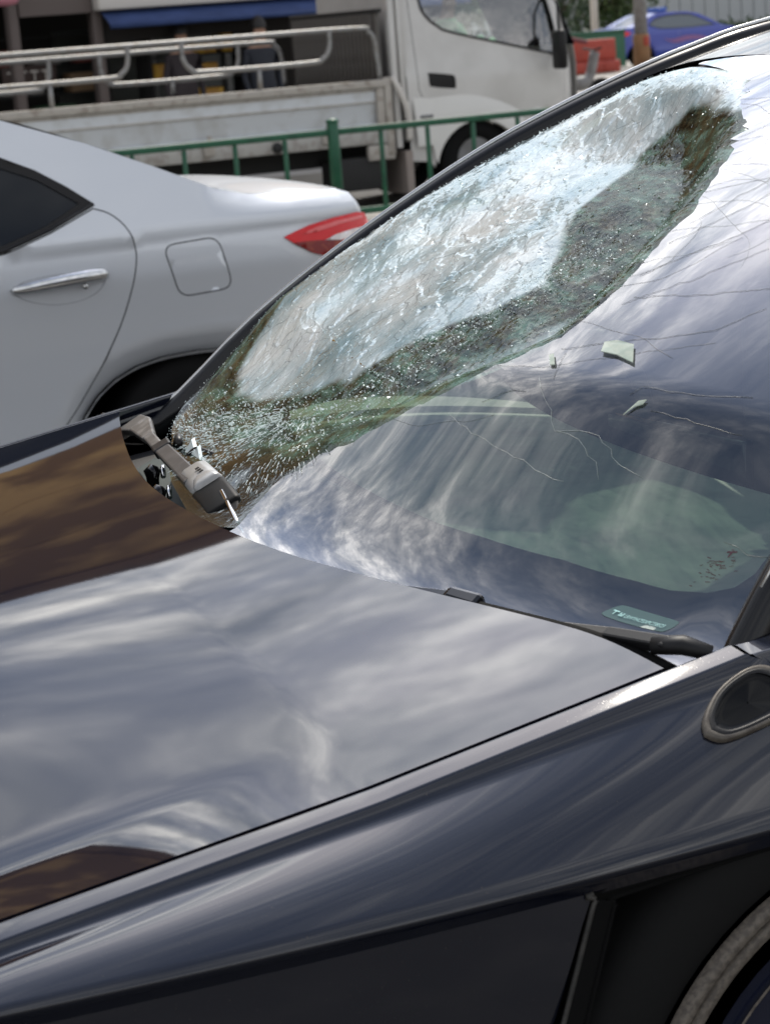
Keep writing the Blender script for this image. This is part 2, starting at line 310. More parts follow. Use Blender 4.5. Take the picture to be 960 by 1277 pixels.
def fill(outline, holes, step, fn, jitter=0., extra=None, flip=False, raw=False):
    """triangulate a 2-D outline with holes and inner points, then map it through fn"""
    loops = [densify(outline, step)]+[densify(h, step) for h in holes]
    pts = np.concatenate(loops); edges = []; n = 0
    for l in loops: edges += [(n+i, n+(i+1) % len(l)) for i in range(len(l))]; n += len(l)
    x0, y0 = loops[0].min(0); x1, y1 = loops[0].max(0)
    gx, gy = np.meshgrid(np.arange(x0, x1, step), np.arange(y0, y1, step*.87)); gx[1::2] += step*.5
    g = np.stack([gx.ravel(), gy.ravel()], 1)
    if jitter: g = g+RNG.uniform(-jitter, jitter, g.shape)*step
    ok = inpoly(loops[0], g)
    for h in loops[1:]: ok &= ~inpoly(h, g)
    g = g[ok]; dd = np.full(len(g), 1e9)
    for l in loops: dd = np.minimum(dd, segdist(l, g))
    g = g[dd > step*.45]
    allp = np.concatenate([pts, g])
    r = delaunay_2d_cdt([Vector(p) for p in allp], edges, [], 0, 1e-6)
    V = np.array([tuple(v) for v in r[0]]); T = np.array(r[2])
    ce = V[T].mean(1); ok = inpoly(loops[0], ce)
    for h in loops[1:]: ok &= ~inpoly(h, ce)
    T = T[ok]
    used = np.unique(T); mp_ = -np.ones(len(V), int); mp_[used] = np.arange(len(used)); V = V[used]; T = mp_[T]
    if flip: T = T[:, ::-1]
    if raw: return V, T
    return np.array([fn(*p) for p in V]), [tuple(t) for t in T]
def cur(P, n=5): return [(p[0], p[1]) for p in smooth_path([(a, b, 0) for a, b in P], n)]
def lerp(xs, ys, x): return float(np.interp(x, xs, ys))
def sst(x): x = np.clip(x, 0, 1); return x*x*(3-2*x)

# ------------------------------------------------------------------ the ground and road
gr = obj('ground', grid(30, 30, lambda a, b: (-900+1800*a, -900+1800*b, -.004)), CONC); tag(gr, kind='structure')
rd = obj('road', grid(40, 4, lambda a, b: (-200+400*a, -6+20.5*b-1.6, .0)), ASPHALT); tag(rd, kind='structure')
rd2 = obj('far_road', grid(40, 4, lambda a, b: (-200+400*a, 14.3+4.6*b, .0)), ASPHALT); tag(rd2, kind='structure')
V = [];
lines = [box(x, x+2.2, 2.45, 2.57, .004, .006) for x in np.arange(-60, 60, 5.5)]
ml = obj('lane_marking', join(*lines), WHITELINE, smooth=False); tag(ml, kind='structure')
kb = obj('kerb', box(-200, 200, 12.95, 13.5, 0, .13), CONC, smooth=False); tag(kb, kind='structure')
kb2 = obj('far_kerb', box(-200, 26, 19.0, 19.3, -.002, .13), CONC, smooth=False); tag(kb2, kind='structure')
pv = obj('pavement', box(-200, 26, 19.3, 26, -.002, .12), CONC, smooth=False); tag(pv, kind='structure')

# ------------------------------------------------------------------ the black car
TL = .05        # the car leans a little on the road camber
car = thing('black_car', 'glossy black car in the foreground with its windscreen shattered and caved in', 'car', (2.2, 0, 0))
XRY = [-.8, -.7, -.6, -.5, -.4, -.3, -.2, -.1, 0, .1, .2, .3, .4, .5, .6, .7, .8]
XRX = [1.350, 1.334, 1.284, 1.236, 1.192, 1.154, 1.130, 1.117, 1.113, 1.119, 1.136, 1.160, 1.188, 1.218, 1.250, 1.282, 1.318]
_k = np.array([.25, .5, .25]); _d = np.interp(np.linspace(-.8, .8, 161), XRY, XRX)
for _ in range(30): _d[1:-1] = np.convolve(_d, _k, 'valid')
def xr(y): return np.interp(y, np.linspace(-.8, .8, 161), _d)
def zc(x): return 1.038-.125*(1.08-x)-.015*max(0, 1.08-x)**2-.30*max(0, .2-x)**2
def ze(x): return 1.0-.144*(1.354-x)-.30*max(0, .2-x)**2
def upf(x): return min(1, max(0, (1.0-x)/.38))
def hshape(q, up=1.):
    a = abs(q)
    b = min(a/.86, 1); return a**1.8*(1-up)+up*(1.03*b*b*(1.5-.5*b*b)-.20*max(0, (a-.78)/.22)**2)
def hood_z(x, y):
    zC = zc(x); return zC-(zC-ze(x))*hshape(y/.80, upf(x))+TL*y
def hood_fn(a, b):
    y = -.799+1.598*b; x0 = -.12+.35*(abs(y)/.8)**2.4; x = x0+(xr(y)-x0)*a
    return (x, y, hood_z(x, y))
def with_skirt(vf, nu, nv, d):
    v, f = vf; v = list(map(tuple, v)); f = list(f); n = nv+1
    for ring in ([nu*n+j for j in range(nv+1)], [i*n for i in range(nu+1)], [i*n+nv for i in range(nu+1)]):
        base = len(v)
        m_ = len(ring)
        for i in ring: v.append(v[i])
        for i in ring: v.append((v[i][0]-.001, v[i][1]*.9995, v[i][2]-.003))
        for i in ring: v.append((v[i][0]-.006, v[i][1]*.994, v[i][2]-d))
        for r_ in range(2):
            for k in range(m_-1): f.append((base+r_*m_+k, base+r_*m_+k+1, base+(r_+1)*m_+k+1, base+(r_+1)*m_+k))
    return np.array(v), f
obj('hood', with_skirt(grid(80, 90, hood_fn), 80, 90, .014), PAINT, car, out=(0, 0, 1))

def fender_rows(x, side):
    z = ze(x)+.17*(zc(x)-ze(x))*upf(x); yc = .96-.05*max(0, (1.36-x)/.8)**2; zk = .829+.96*TL
    rows = [(.8035, z-.05), (.8035, z-.004), (.805, z-.0005), (.8065, z+.0003), (.808, z), (.828, z-.0042), (.8295, z-.0046), (.8325, z-.0074), (.837, z-.0155)]
    y0, z0 = .837, z-.0155
    for k in range(1, 9):
        u = k/8; yy = y0+(yc-y0)*u; zz_ = z0+(zk-z0)*u +.009*math.sin(math.pi*u)
        rows.append((yy, zz_))
    rows += [(yc+.0006, zk-.002), (yc-.0012, zk-.006), (yc-.006, zk-.012), (yc-.016, zk-.028)]
    return [(x, side*y, z+TL*(-1 if side < 0 else 1)*abs(y) if side < 0 else z+TL*abs(y)) for y, z in rows]
def xend(row):   # the fender's rear edge leans back going down
    return 1.420+.022*min(row, 9)/9+.012*max(0, row-7)
for side in (-1, 1):
    NR = len(fender_rows(0, side)); 
    def ff(a, b, side=side):
        r = round(b*(NR-1)); x = .205+(xend(r)-.205)*a; x = min(x, xend(r)); return fender_rows(x, side)[r]
    o = obj('fender', grid(60, NR-1, ff, flip=side > 0), PAINT, car, out=(0, side, 1))
    # door shoulder behind the shut line
    def df(a, b, side=side):
        r = round(b*(NR-1)); x = xend(r)+.007+(4.2-xend(r))*a**1.6
        p = list(fender_rows(min(x, 1.42), side)[r]); rise = .040*sst((x-1.42)/.35)*max(0, 1-r/14); p[0] = x; p[2] += rise+.05*sst((x-1.6)/.8)*max(0, 1-r/14); return p
    obj('front_door', grid(40, NR-1, df, flip=side > 0), PAINT, car, out=(0, side, 1))
# body side below the crease, with the wheel opening
ARCH = [(1.04, .25), (1.048, .44), (1.075, .57), (1.117, .683), (1.150, .774), (1.160, .797), (1.178, .806), (1.9, .806)]
def side_y(x, z):
    yc = .96-.05*max(0, (1.36-x)/.8)**2; return yc-.014-.035*sst((.80-z)/.5)
for side in (-1, 1):
    lo = fill([(.21, .25)]+ARCH[:-2]+[(1.165, .809), (.21, .809)], [], .03, lambda x, z: (x, side*side_y(x, z), z+(TL*side*.96+.048 if side > 0 else 0)))
    obj('side_panel', lo, PAINT, car, out=(0, side, 0))
    rear = fill([(1.93, .25), (4.3, .25), (4.3, .806), (1.86, .806), (1.92, .6), (1.95, .44)], [], .08, lambda x, z: (x, side*side_y(1.4, z), z+(.096 if side > 0 else 0)))
    obj('door_lower', rear, PAINT, car, out=(0, side, 0))
    # cladding lip round the opening, liner and wheel
    yL = -.935
    lipo = cur(ARCH[:-1]+[(1.5, .812), (1.86, .806), (1.93, .6), (1.95, .44), (1.95, .25)], 6)
    pth = [(x+.006, side*.944, z+(.096 if side > 0 else 0)) for x, z in lipo]
    obj('arch_lip', tube(pth[:36], .0028, 6), mat('arch_lip', (.04, .037, .033), .6, vary=(60, (.02, .02, .018), .4, .6), bump=(200, .4)), car)
    pth2 = [(1.5+(x-1.5)*.90+.002, side*.930, .44+(z-.44)*.955+(.096 if side > 0 else 0)) for x, z in lipo]
    obj('arch_cladding', join(grid(len(lipo)-1, 1, lambda a, b: tuple(np.array(pth[round(a*(len(lipo)-1))])*(1-b)+np.array(pth2[round(a*(len(lipo)-1))])*b)), tube(pth2, .0032, 6)), mat('cladding', (.006, .006, .006), .9, spec=.08), car)
    obj('wheel_liner', join(lathe_y(1.5, .42, [(.41, side*.885), (.41, side*.60), (.01, side*.60)], 40)), DARK, car)
    wc, wz = (1.512, .452)
    wz += .05 if side > 0 else 0
    whl = obj('front_wheel', lathe_y(wc, wz, [(.262, side*.935), (.24, side*.925), (.20, side*.93), (.10, side*.925), (.0, side*.925)], 60), COVERNAVY, car)
    obj('rim', join(lathe_y(wc, wz, [(.316, side*.928), (.314, side*.939), (.304, side*.941), (.301, side*.932)], 96), lathe_y(wc, wz, [(.295, side*.930), (.293, side*.936), (.281, side*.934), (.276, side*.925)], 96)), RIMDIRT, whl)
    obj('tyre', lathe_y(wc, wz, [(.320, side*.925), (.345, side*.932), (.385, side*.925), (.405, side*.90), (.405, side*.70), (.30, side*.69)], 60), RUBBER, whl)
    obj('cover_line', lathe_y(wc, wz, [(.234, side*.9295), (.232, side*.9305), (.2305, side*.9295)], 60), RIMDIRT, whl)
# side camera on the near fender
def on_fender(x, u):
    rows = fender_rows(min(x, 1.42), -1); k = 8+u*8; i = int(k); f = k-i; p = np.array(rows[i])*(1-f)+np.array(rows[min(i+1, len(rows)-1)])*f; p[0] = x; return p
scO = cur([(1.340, .37), (1.347, .26), (1.375, .11), (1.410, .03), (1.448, .02), (1.470, .20), (1.456, .38), (1.41, .44), (1.358, .45), (1.340, .37)], 5)[:-1]
nrm = np.array((0, -.57, .82)); cs = np.array([(1.43, .33)])
def ring_pts(k, h): return [on_fender(1.405+(x-1.405)*k, .25+(u-.25)*k)+nrm*h for x, u in scO]
def rings(spec):
    V = []; F = []; n = len(scO)
    for k, h in spec: V += ring_pts(k, h)
    for i in range(len(spec)-1):
        for j in range(n): F.append((i*n+j, i*n+(j+1) % n, (i+1)*n+(j+1) % n, (i+1)*n+j))
    return np.array(V), F
scm = obj('side_camera', rings([(.80, .005), (.70, .003), (.55, .0025), (.02, .002)]), mat('camera_glass', (.003, .003, .003), .12, 0, 1.25), car)
obj('camera_trim', rings([(1.0, .001), (.985, .005), (.93, .007), (.86, .006)]), mat('camera_rim', (.105, .092, .075), .42, .3, vary=(90, (.07, .06, .05), .4, .6)), scm)
obj('camera_edge', rings([(.86, .0062), (.81, .0072), (.74, .0055)]), PLASTIC, scm)

# windscreen surface, s across (-1 near, 1 far), t up the slope
#GLASS-BEGIN
def G0(s, t):
    ww = .805-.195*t; y = s*ww; a = np.abs(s)
    xb = 1.105+.275*a**3; zb = 1.012-.032*a*a; xt = 2.145+.09*a**2; zt = 1.55-.095*a*a
    x = xb+(xt-xb)*t; z = zb+(zt-zb)*t+.053*4*t*(1-t)+TL*y
    hx = xr(y); zC = 1.038-.125*(1.08-hx); hz = zC-(zC-(1.0-.144*(1.354-hx)))*np.minimum(np.abs(y)/.72, 1)**2+TL*y
    d = np.clip((hx+.30-x)/.30, 0, 1.15)**1.4      # the glass tucks down behind the rear edge of the hood
    return np.stack([x, y, z-d*np.maximum(0, z-(hz-.024))], -1)
EDGE = [(-.124, .052), (-.088, .091), (-.072, .129), (-.122, .177), (-.182, .202), (-.240, .237), (-.326, .282), (-.402, .339), (-.448, .385), (-.454, .432), (-.442, .503), (-.418, .562), (-.400, .619), (-.348, .692), (-.284, .761), (-.202, .818), (-.096, .862), (.0, .915), (.15, .945)]
def met(st): st = np.asarray(st, float).reshape(-1, 2); return np.stack([st[:, 0]*(.805-.195*st[:, 1]), st[:, 1]*1.17], 1)
EDGEM = met(EDGE)
EDGE0 = EDGE
def depth(st):
    q = met(st); d = segdist(EDGEM, q, False); dp = (.985-st[:, 0])*(.805-.195*st[:, 1]); v = q[:, 1]
    return .070*sst(d/.12)*sst(dp/.42)*sst((v-.115)/.22)*sst((1.12-v)/.22)
#GLASS-END
def GN(s, t, h):
    e = 1e-3; p = G0(s, t); n = np.cross(G0(s+e, t)-p, G0(s, t+e)-p); n /= np.linalg.norm(n, axis=-1, keepdims=True); n *= np.sign(n[..., 2:3]); return p+n*np.asarray(h)[..., None]
ws = obj('windscreen', ([(2, 0, 1.2), (2.0001, 0, 1.2), (2, .0001, 1.2)], [(0, 1, 2)]), FRIT, car)
bpy.data.objects.remove(ws)
def m2s(p): t = p[1]/1.17; return (p[0]/(.805-.195*t), t)
_e = densify(EDGEM, .011, False); _n = np.zeros(_e.shape); _n[2:-2] = RNG.normal(0, 1, (len(_e)-4, 2))*.0019
_far = np.clip((_e[:, 1]-.80)/.12, 0, 1)[:, None]; _n[1::2] *= (1+_far[1::2]*2.4)      # the tear is ragged at its upper end
EDGE = [m2s(p) for p in _e+_n]
DAM = EDGE+[(.4, .972), (.95, .975), (.975, .85), (.975, .2), (.93, .125), (.70, .125), (.516, .118), (.36, .092), (.224, .065), (.138, .052), (.014, .031), (-.07, .031)]
# (a) the sound part of the glass
OUT = [(-1, -.04), (-.5, -.04), (-.14, .0)]+EDGE+[(.4, .985), (.4, 1.0), (-.3, 1.0), (-1, 1.0), (-1, .5)]
OUTM = [tuple(p) for p in met(OUT)]
gi = fill(OUTM, [], .022, None, raw=True)
st = np.array([m2s(p) for p in gi[0]])
glass = obj('windscreen', (GN(st[:, 0], st[:, 1], np.zeros(len(st))), gi[1]), GLASS, car, out=(0, 0, 1))
# printed black border behind the lower edge of the glass
FR = [(-1.0, -.04), (-.5, -.04), (-.14, .0), (-.122, .055), (-.088, .091), (-.072, .129), (-.072, .149), (-.258, .156), (-.42, .166), (-.576, .173), (-.716, .175), (-.828, .168), (-.878, .162), (-.922, .161), (-.950, .166), (-.964, .18), (-.970, .21), (-.976, .4), (-.985, .9), (-1, .9)]
gf = fill([tuple(p) for p in met(FR)], [], .02, None, raw=True); st = np.array([m2s(p) for p in gf[0]])
obj('black_border', (GN(st[:, 0], st[:, 1], np.full(len(st), -.004)), gf[1]), FRIT, glass, out=(0, 0, 1))
FT = [(-1, .962), (-.3, .975), (.3, .965), (.97, .94), (.985, 1.0), (-1, 1.0)]
# (b) the shattered part
damM = [tuple(p) for p in met(DAM)]
gd = fill(damM, [], .0056, None, jitter=.42, raw=True); st = np.array([m2s(p) for p in gd[0]]); q = gd[0]
LIGHT = [(.69, .210), (.57, .213), (.434, .221), (.35, .232), (.276, .245), (.176, .272), (.106, .325), (.074, .364), (.044, .405), (-.042, .44), (-.094, .506), (-.03, .555), (.082, .606), (.116, .641), (.186, .742), (.236, .81), (.134, .872), (-.02, .848), (-.128, .835), (-.19, .84), (-.10, .87), (.0, .93), (.4, .98), (.97, .98), (.97, .42), (.80, .25)]
LM = met(LIGHT)
def craze_of(q):
    d = segdist(LM, q); ins = inpoly(LM, q); sd_ = np.where(ins, d, -d)
    nz = np.array([mnoise.noise(Vector((p[0]*14, p[1]*9, 3))) for p in q])*.03
    c = np.clip((sd_+nz*.6)/.014+.4, 0, 1)
    # white splinter streaks just inside the fold
    dE = segdist(EDGEM, q, False)
    stz = np.array([mnoise.noise(Vector(((p[0]+p[1]*.45)*34, (p[1]-p[0]*.35)*5, 7))) for p in q])
    c = np.maximum(c, np.clip((stz-.02)*5, 0, .95)*np.exp(-((dE-.10)/.05)**2)*(q[:, 1] > .33)*(q[:, 1] < .66))
    return c
cz = craze_of(q)
dE = segdist(EDGEM, q, False); bd = segdist(np.array(damM), q)
wr = np.array([mnoise.noise(Vector((p[0]*7, p[1]*7, 0)))*.006+mnoise.noise(Vector((p[0]*22, p[1]*16, 4)))*.0012 for p in q])
clr = sst((.172-st[:, 1]+np.array([mnoise.noise(Vector((p[0]*20, p[1]*20, 9)))*.02 for p in q]))/.035)
from mathutils.kdtree import KDTree
sd0 = RNG.uniform(q.min(0), q.max(0), (1500, 2)); sd0[:, 1] *= 1.0; kd = KDTree(len(sd0)); th = .5
ax_ = np.array([[math.cos(.6), math.sin(.6)*1.0], [-math.sin(.6)*2.0, math.cos(.6)*2.0]])
for i, p in enumerate(sd0): kd.insert((*(ax_ @ p), 0), i)
kd.balance(); tilt = RNG.normal(0, .015, (len(sd0), 2)); offs = RNG.normal(0, .0004, len(sd0))
plate = np.zeros(len(q))
for i, p in enumerate(q):
    j = kd.find((*(ax_ @ p), 0))[1]; plate[i] = tilt[j] @ (p-sd0[j])+offs[j]
hz = -depth(st)+wr*sst(bd/.10)+(plate*(.35+.65*cz)+RNG.normal(0, 1, len(q))*(.00006+.00012*(1-cz)))*sst(bd/.02)*(1-.8*clr)
shat = obj('shattered_glass', (GN(st[:, 0], st[:, 1], hz), gd[1]), SHATTER, glass, smooth=False, out=(0, 0, 1))
a = shat.data.attributes.new('clear', 'FLOAT', 'POINT'); a.data.foreach_set('value', clr.astype(np.float32))
a = shat.data.attributes.new('craze', 'FLOAT', 'POINT'); a.data.foreach_set('value', cz.astype(np.float32))
uvl = shat.data.uv_layers.new(name='metric'); li = np.zeros(len(shat.data.loops), np.int32); shat.data.loops.foreach_get('vertex_index', li); uvl.data.foreach_set('uv', q[li].astype(np.float32).ravel())
DF = [(-.12, .046), (-.07, .034), (.014, .034), (.138, .054), (.224, .067), (.36, .094), (.516, .120), (.93, .127), (.95, .24), (.7, .185), (.4, .172), (.1, .165), (-.08, .160), (-.074, .129), (-.090, .091)]
gq = fill([tuple(p) for p in met(DF)], [], .015, None, raw=True); sq_ = np.array([m2s(p) for p in gq[0]])
obj('black_border', (GN(sq_[:, 0], sq_[:, 1], -depth(sq_)-.007), gq[1]), FRIT, shat, out=(0, 0, 1))
# (c) glass crumbs and splinters lying on it
def crumb_cloud(pts_st, size, h0=.002, elong=None):
    V = []; F = []; st_ = np.array(pts_st); base = GN(st_[:, 0], st_[:, 1], -depth(st_)+h0)
    for p, sz in zip(base, size):
        ax = RNG.normal(size=3); ax /= np.linalg.norm(ax); b1 = np.cross(ax, (0, 0, 1.0)); b1 /= np.linalg.norm(b1); b2 = np.cross(ax, b1); n = len(V)
        V += [p+ax*sz*RNG.uniform(.5, 1.1), p-ax*sz*.5+b1*sz*RNG.uniform(.4, 1), p-ax*sz*.5-b1*sz*.5+b2*sz*.8, p-ax*sz*.4-b1*sz*.5-b2*sz*.7]
        F += [(n, n+1, n+2), (n, n+2, n+3), (n, n+3, n+1), (n+1, n+3, n+2)]
    return np.array(V), F
allst = st; BELT = met([(.648, .134), (.50, .17), (.36, .190), (.20, .200), (.10, .225), (.048, .255), (.006, .338), (-.008, .41), (-.06, .468), (-.086, .523), (-.124, .573)])
wgt = np.exp(-(segdist(BELT, q, False)/.055)**2)+.07*(q[:, 1] > .1)
idx = RNG.choice(len(q), 5200, p=wgt/wgt.sum()); 
crs = crumb_cloud(st[idx]+RNG.normal(0, .003, (5200, 2)), RNG.gamma(1.6, .00042, 5200)+.0004)
V = []; F = []
for k in range(900):      # splinter lines fanning out from the foot of the dent
    an = RNG.uniform(math.radians(200), math.radians(338)); c0 = np.array((.152, .27)); r0 = RNG.uniform(.05, .30)
    p0 = c0+np.array((math.cos(an)*1.1, math.sin(an)*.6))*r0; L_ = RNG.gamma(2., .0035)
    p1 = p0+np.array((math.cos(an), math.sin(an)*.7))*L_
    ss = np.array([m2s(p0), m2s(p1)]);
    if not inpoly(np.array(damM), np.array([p0]))[0]: continue
    P = GN(ss[:, 0], ss[:, 1], -depth(ss)+.003); d = np.array((0.0005, -.0005, .0004))*RNG.uniform(.5, 1.4); n = len(V)
    V += [P[0]-d, P[0]+d, P[1]+d*.5, P[1]-d*.5, (P[0]+P[1])/2+np.array((0, 0, .0012))]; F += [(n, n+1, n+4), (n+1, n+2, n+4), (n+2, n+3, n+4), (n+3, n, n+4)]
o = obj('glass_crumbs', join(crs, (np.array(V), F)), CRUMB, glass, smooth=False); tag(o, kind='stuff')
# (d) thin cracks running on into the sound glass
CR = [[(-.664, .335), (-.673, .347), (-.738, .35), (-.836, .364)], [(-.518, .328), (-.49, .366)], [(-.49, .325), (-.552, .299), (-.584, .284), (-.62, .29), (-.656, .291), (-.712, .272), (-.758, .264)], [(-.584, .284), (-.629, .283), (-.676, .268), (-.696, .254)], [(-.711, .325), (-.79, .323), (-.858, .318)], [(-.474, .369), (-.629, .422), (-.693, .447), (-.735, .496)], [(-.492, .451), (-.564, .511), (-.632, .59)], [(-.497, .467), (-.606, .493), (-.708, .528)], [(-.413, .284), (-.458, .306), (-.483, .308)], [(-.366, .262), (-.505, .252), (-.646, .244)], [(-.908, .214), (-.945, .201), (-.975, .195)], [(-.46, .50), (-.55, .60), (-.60, .68)], [(-.44, .56), (-.5, .65), (-.52, .74)], [(-.43, .60), (-.47, .70), (-.46, .78)]]
for k, c in enumerate(CR):
    pp = densify(met(c), .012, False); pp[1:-1] += RNG.normal(0, .0012, pp[1:-1].shape); ss = np.array([m2s(p) for p in pp])
    obj('crack', tube(GN(ss[:, 0], ss[:, 1], np.full(len(ss), .0008)), .00021, 4), CRACKW if k in (2, 3, 9) else CRACKM, glass)
for k in range(20):
    e_ = densify(EDGEM[5:17], .01, False); p = np.array(e_[int(RNG.uniform(0, len(e_)))]); an = math.radians(RNG.uniform(150, 200) if p[1] < .45 else RNG.uniform(95, 175)); pl_ = [p.copy()]; n_ = int(RNG.uniform(6, 20)); bend = RNG.normal(0, .05)
    for j in range(n_):
        an += RNG.normal(bend, .16); p = p+np.array((math.cos(an), math.sin(an)))*.014; ss = m2s(p)
        if not (-.97 < ss[0] < .3 and .2 < ss[1] < .97) or (inpoly(np.array(damM), np.array([p]))[0]): break
        pl_.append(p.copy())
    if len(pl_) < 4: continue
    ss = np.array([m2s(x_) for x_ in pl_]); obj('crack', tube(GN(ss[:, 0], ss[:, 1], np.full(len(ss), .0006)), .00015, 4), CRACKM if k % 3 else CRACKW, glass)
# VIN label and the printed mark in the corner
def flat_text(body, size):
    cu = bpy.data.curves.new('t', 'FONT'); cu.body = body; cu.size = size; cu.resolution_u = 2; ob = bpy.data.objects.new('t', cu); COL.objects.link(ob)
    bpy.context.view_layer.update(); me = ob.to_mesh(); v = np.array([x.co[:] for x in me.vertices]).reshape(-1, 3); f = [tuple(p.vertices) for p in me.polygons]
    ob.to_mesh_clear(); bpy.data.objects.remove(ob); bpy.data.curves.remove(cu); return v, f
# text runs towards the near side (-s), its top towards +t
def on_glass(uv2, o_st, h, rot=0.): # uv2 metres (u along -s, v up)
    ca, sa = math.cos(rot), math.sin(rot); uv2 = np.stack([uv2[:, 0]*ca-uv2[:, 1]*sa, uv2[:, 0]*sa+uv2[:, 1]*ca], 1)
    o = met([o_st])[0]; P = np.stack([o[0]-uv2[:, 0], o[1]+uv2[:, 1]], 1); ss = np.array([m2s(p) for p in P]); return GN(ss[:, 0], ss[:, 1], np.full(len(ss), h))
lab = cur([(0, .004), (.004, .0145), (.014, .018), (.060, .0165), (.068, .012), (.066, .001), (.058, -.001), (.006, -.001), (0, .004)], 3)[:-1]
lv, lf = fill(lab, [], .006, lambda x, y: (x, y, 0))
o_st = (-.820, .1225); VR = math.radians(-13)
lb = obj('vin_label', (on_glass(lv[:, :2]*1.1, o_st, .0006, VR), lf), TEALPRINT, glass)
tv, tf = flat_text('LRWYHCFSXPC738523', .0062); tv = tv-[tv[:, 0].min(), 0, 0]; tv[:, 0] *= .040/tv[:, 0].max(); tv += [.021, .004, 0]
sq = [box(.0145+i*.0016, .0158+i*.0016, .0042+j*.0016, .0055+j*.0016, 0, 0) for i in range(3) for j in range(3) if (i, j) != (1, 2)]
tt = join((np.array([(.006, .0095, 0), (.0125, .0095, 0), (.0125, .0082, 0), (.0098, .0082, 0), (.0095, .004, 0), (.0088, .004, 0), (.0086, .0082, 0), (.006, .0082, 0)]), [(0, 1, 2, 7), (3, 4, 5, 6)]), *[(b[0], [(0, 2, 6, 4)]) for b in sq], (tv, tf))
obj('vin_text', (on_glass(tt[0][:, :2]*1.1, o_st, .0014, VR), tt[1]), TEALTXT, lb, smooth=False)
V = []; F = []
for k in range(46):
    cx_, cy_ = RNG.normal(.0, .009), RNG.normal(0, .012); a_ = RNG.uniform(-.5, .5); L_ = RNG.uniform(.002, .007); n = len(V); dx, dy = math.cos(a_)*L_, math.sin(a_)*L_
    V += [(cx_, cy_), (cx_+dx, cy_+dy), (cx_+dx, cy_+dy+.0009), (cx_, cy_+.0009)]; F.append((n, n+1, n+2, n+3))
V += [(.000, .030), (.012, .030), (.012, .0275), (.0075, .0275), (.0068, .020), (.0052, .020), (.0045, .0275), (0, .0275)]; n = len(V); F += [(n-8, n-7, n-6, n-1), (n-5, n-4, n-3, n-2)]
mk_ = np.array(V); obj('glass_marking', (on_glass(mk_*.75, (-.915, .185), .0008), F), MARKRED, glass, smooth=False)

# far pillar, roof rail, roof, header
PIL = [(1.30, .85, .982), (1.393, .80, .981), (1.573, .755, 1.131), (1.769, .722, 1.257), (1.977, .680, 1.372), (2.125, .650, 1.438), (2.276, .620, 1.495), (2.396, .600, 1.532), (2.518, .580, 1.562), (2.80, .575, 1.597), (3.2, .585, 1.60), (3.8, .60, 1.53)]
for side in (1, -1):
    pth = smooth_path([(x, side*y, z+TL*side*y) for x, y, z in (PIL if side > 0 else [(1.44, .775, .985)]+PIL[2:])], 4)
    obj('windscreen_pillar', tube([p+Vector((.0, side*.012, -.022)) for p in pth], .030, 10, .75, .8), mat('pillar_black', (.008, .008, .009), .22, 0, 1.4), car)
    obj('pillar_highlight', tube([p+Vector((-.002, side*.014, .004)) for p in pth[2:]], .0045, 6), HILITESAT, car)  # satin strip stands in for the highlight on the glossy pillar edge
def roof_fn(a, b):
    s = -1+2*b; p = G0(np.array(s), np.array(1.0)); x0 = p[0]; 
    xx = x0+(3.9-x0)*a; zside = lerp([q_[0] for q_ in PIL], [q_[2] for q_ in PIL], xx); ys = lerp([q_[0] for q_ in PIL], [q_[1] for q_ in PIL], xx)
    zmid = lerp([2.145, 2.5, 2.9, 3.4, 3.9], [1.55, 1.605, 1.625, 1.60, 1.53], xx); y = s*(ys*min(1, a*6)+.61*(1-min(1, a*6)))
    return (xx, y, zmid+(zside-.012-zmid)*abs(s)**2.2+TL*y)
obj('roof', grid(30, 30, roof_fn), GLOSSBLK, car, out=(0, 0, 1))
gh = fill([tuple(p) for p in met(FT)], [], .03, None, raw=True); st2 = np.array([m2s(p) for p in gh[0]])
obj('roof_header', (GN(st2[:, 0], st2[:, 1], np.full(len(st2), -.006)), gh[1]), FRIT, car, out=(0, 0, 1))
# rear body
obj('tailgate', grid(14, 16, lambda a, b: (3.88+.65*a, (-.6-.28*a+2*(.6+.28*a)*b), 1.52-.72*a**1.6)), PAINT, car)
obj('rear_bumper', grid(10, 16, lambda a, b: (4.53-.05*a*a, -.88+1.76*b, .80-.55*a)), PAINT, car)
obj('nose', grid(12, 40, lambda a, b: (-.12+.34*abs(2*b-1)**3.2-.10*math.sin(a*math.pi)*(1-abs(2*b-1)**3), -.90+1.80*b, (hood_z(-.12+.35*min(1, abs(2*b-1)*1.12)**2.4, max(-.799, min(.799, -.90+1.80*b)))-.012)*(1-a)+.22*a)), PAINT, car)
for side in (-1, 1):
    obj('side_window', fill([(1.62, 1.03), (2.3, 1.46), (2.6, 1.53), (3.2, 1.55), (3.7, 1.46), (4.0, 1.12), (3.0, 1.06)], [], .08, lambda x, z: (x, side*(.88-.30*(z-1.0)/.55), z+TL*side*.7)), DARKGLASS, car)
    obj('rear_wheel', lathe_y(3.77, .36+(.03 if side > 0 else 0), [(.0, side*.93), (.25, side*.94), (.26, side*.92), (.35, side*.93), (.36, side*.90), (.36, side*.70), (.2, side*.69)], 40), RUBBER, car)
obj('floor_pan', box(.2, 4.4, -.85, .85, .22, .30), CHASSIS, car, smooth=False)
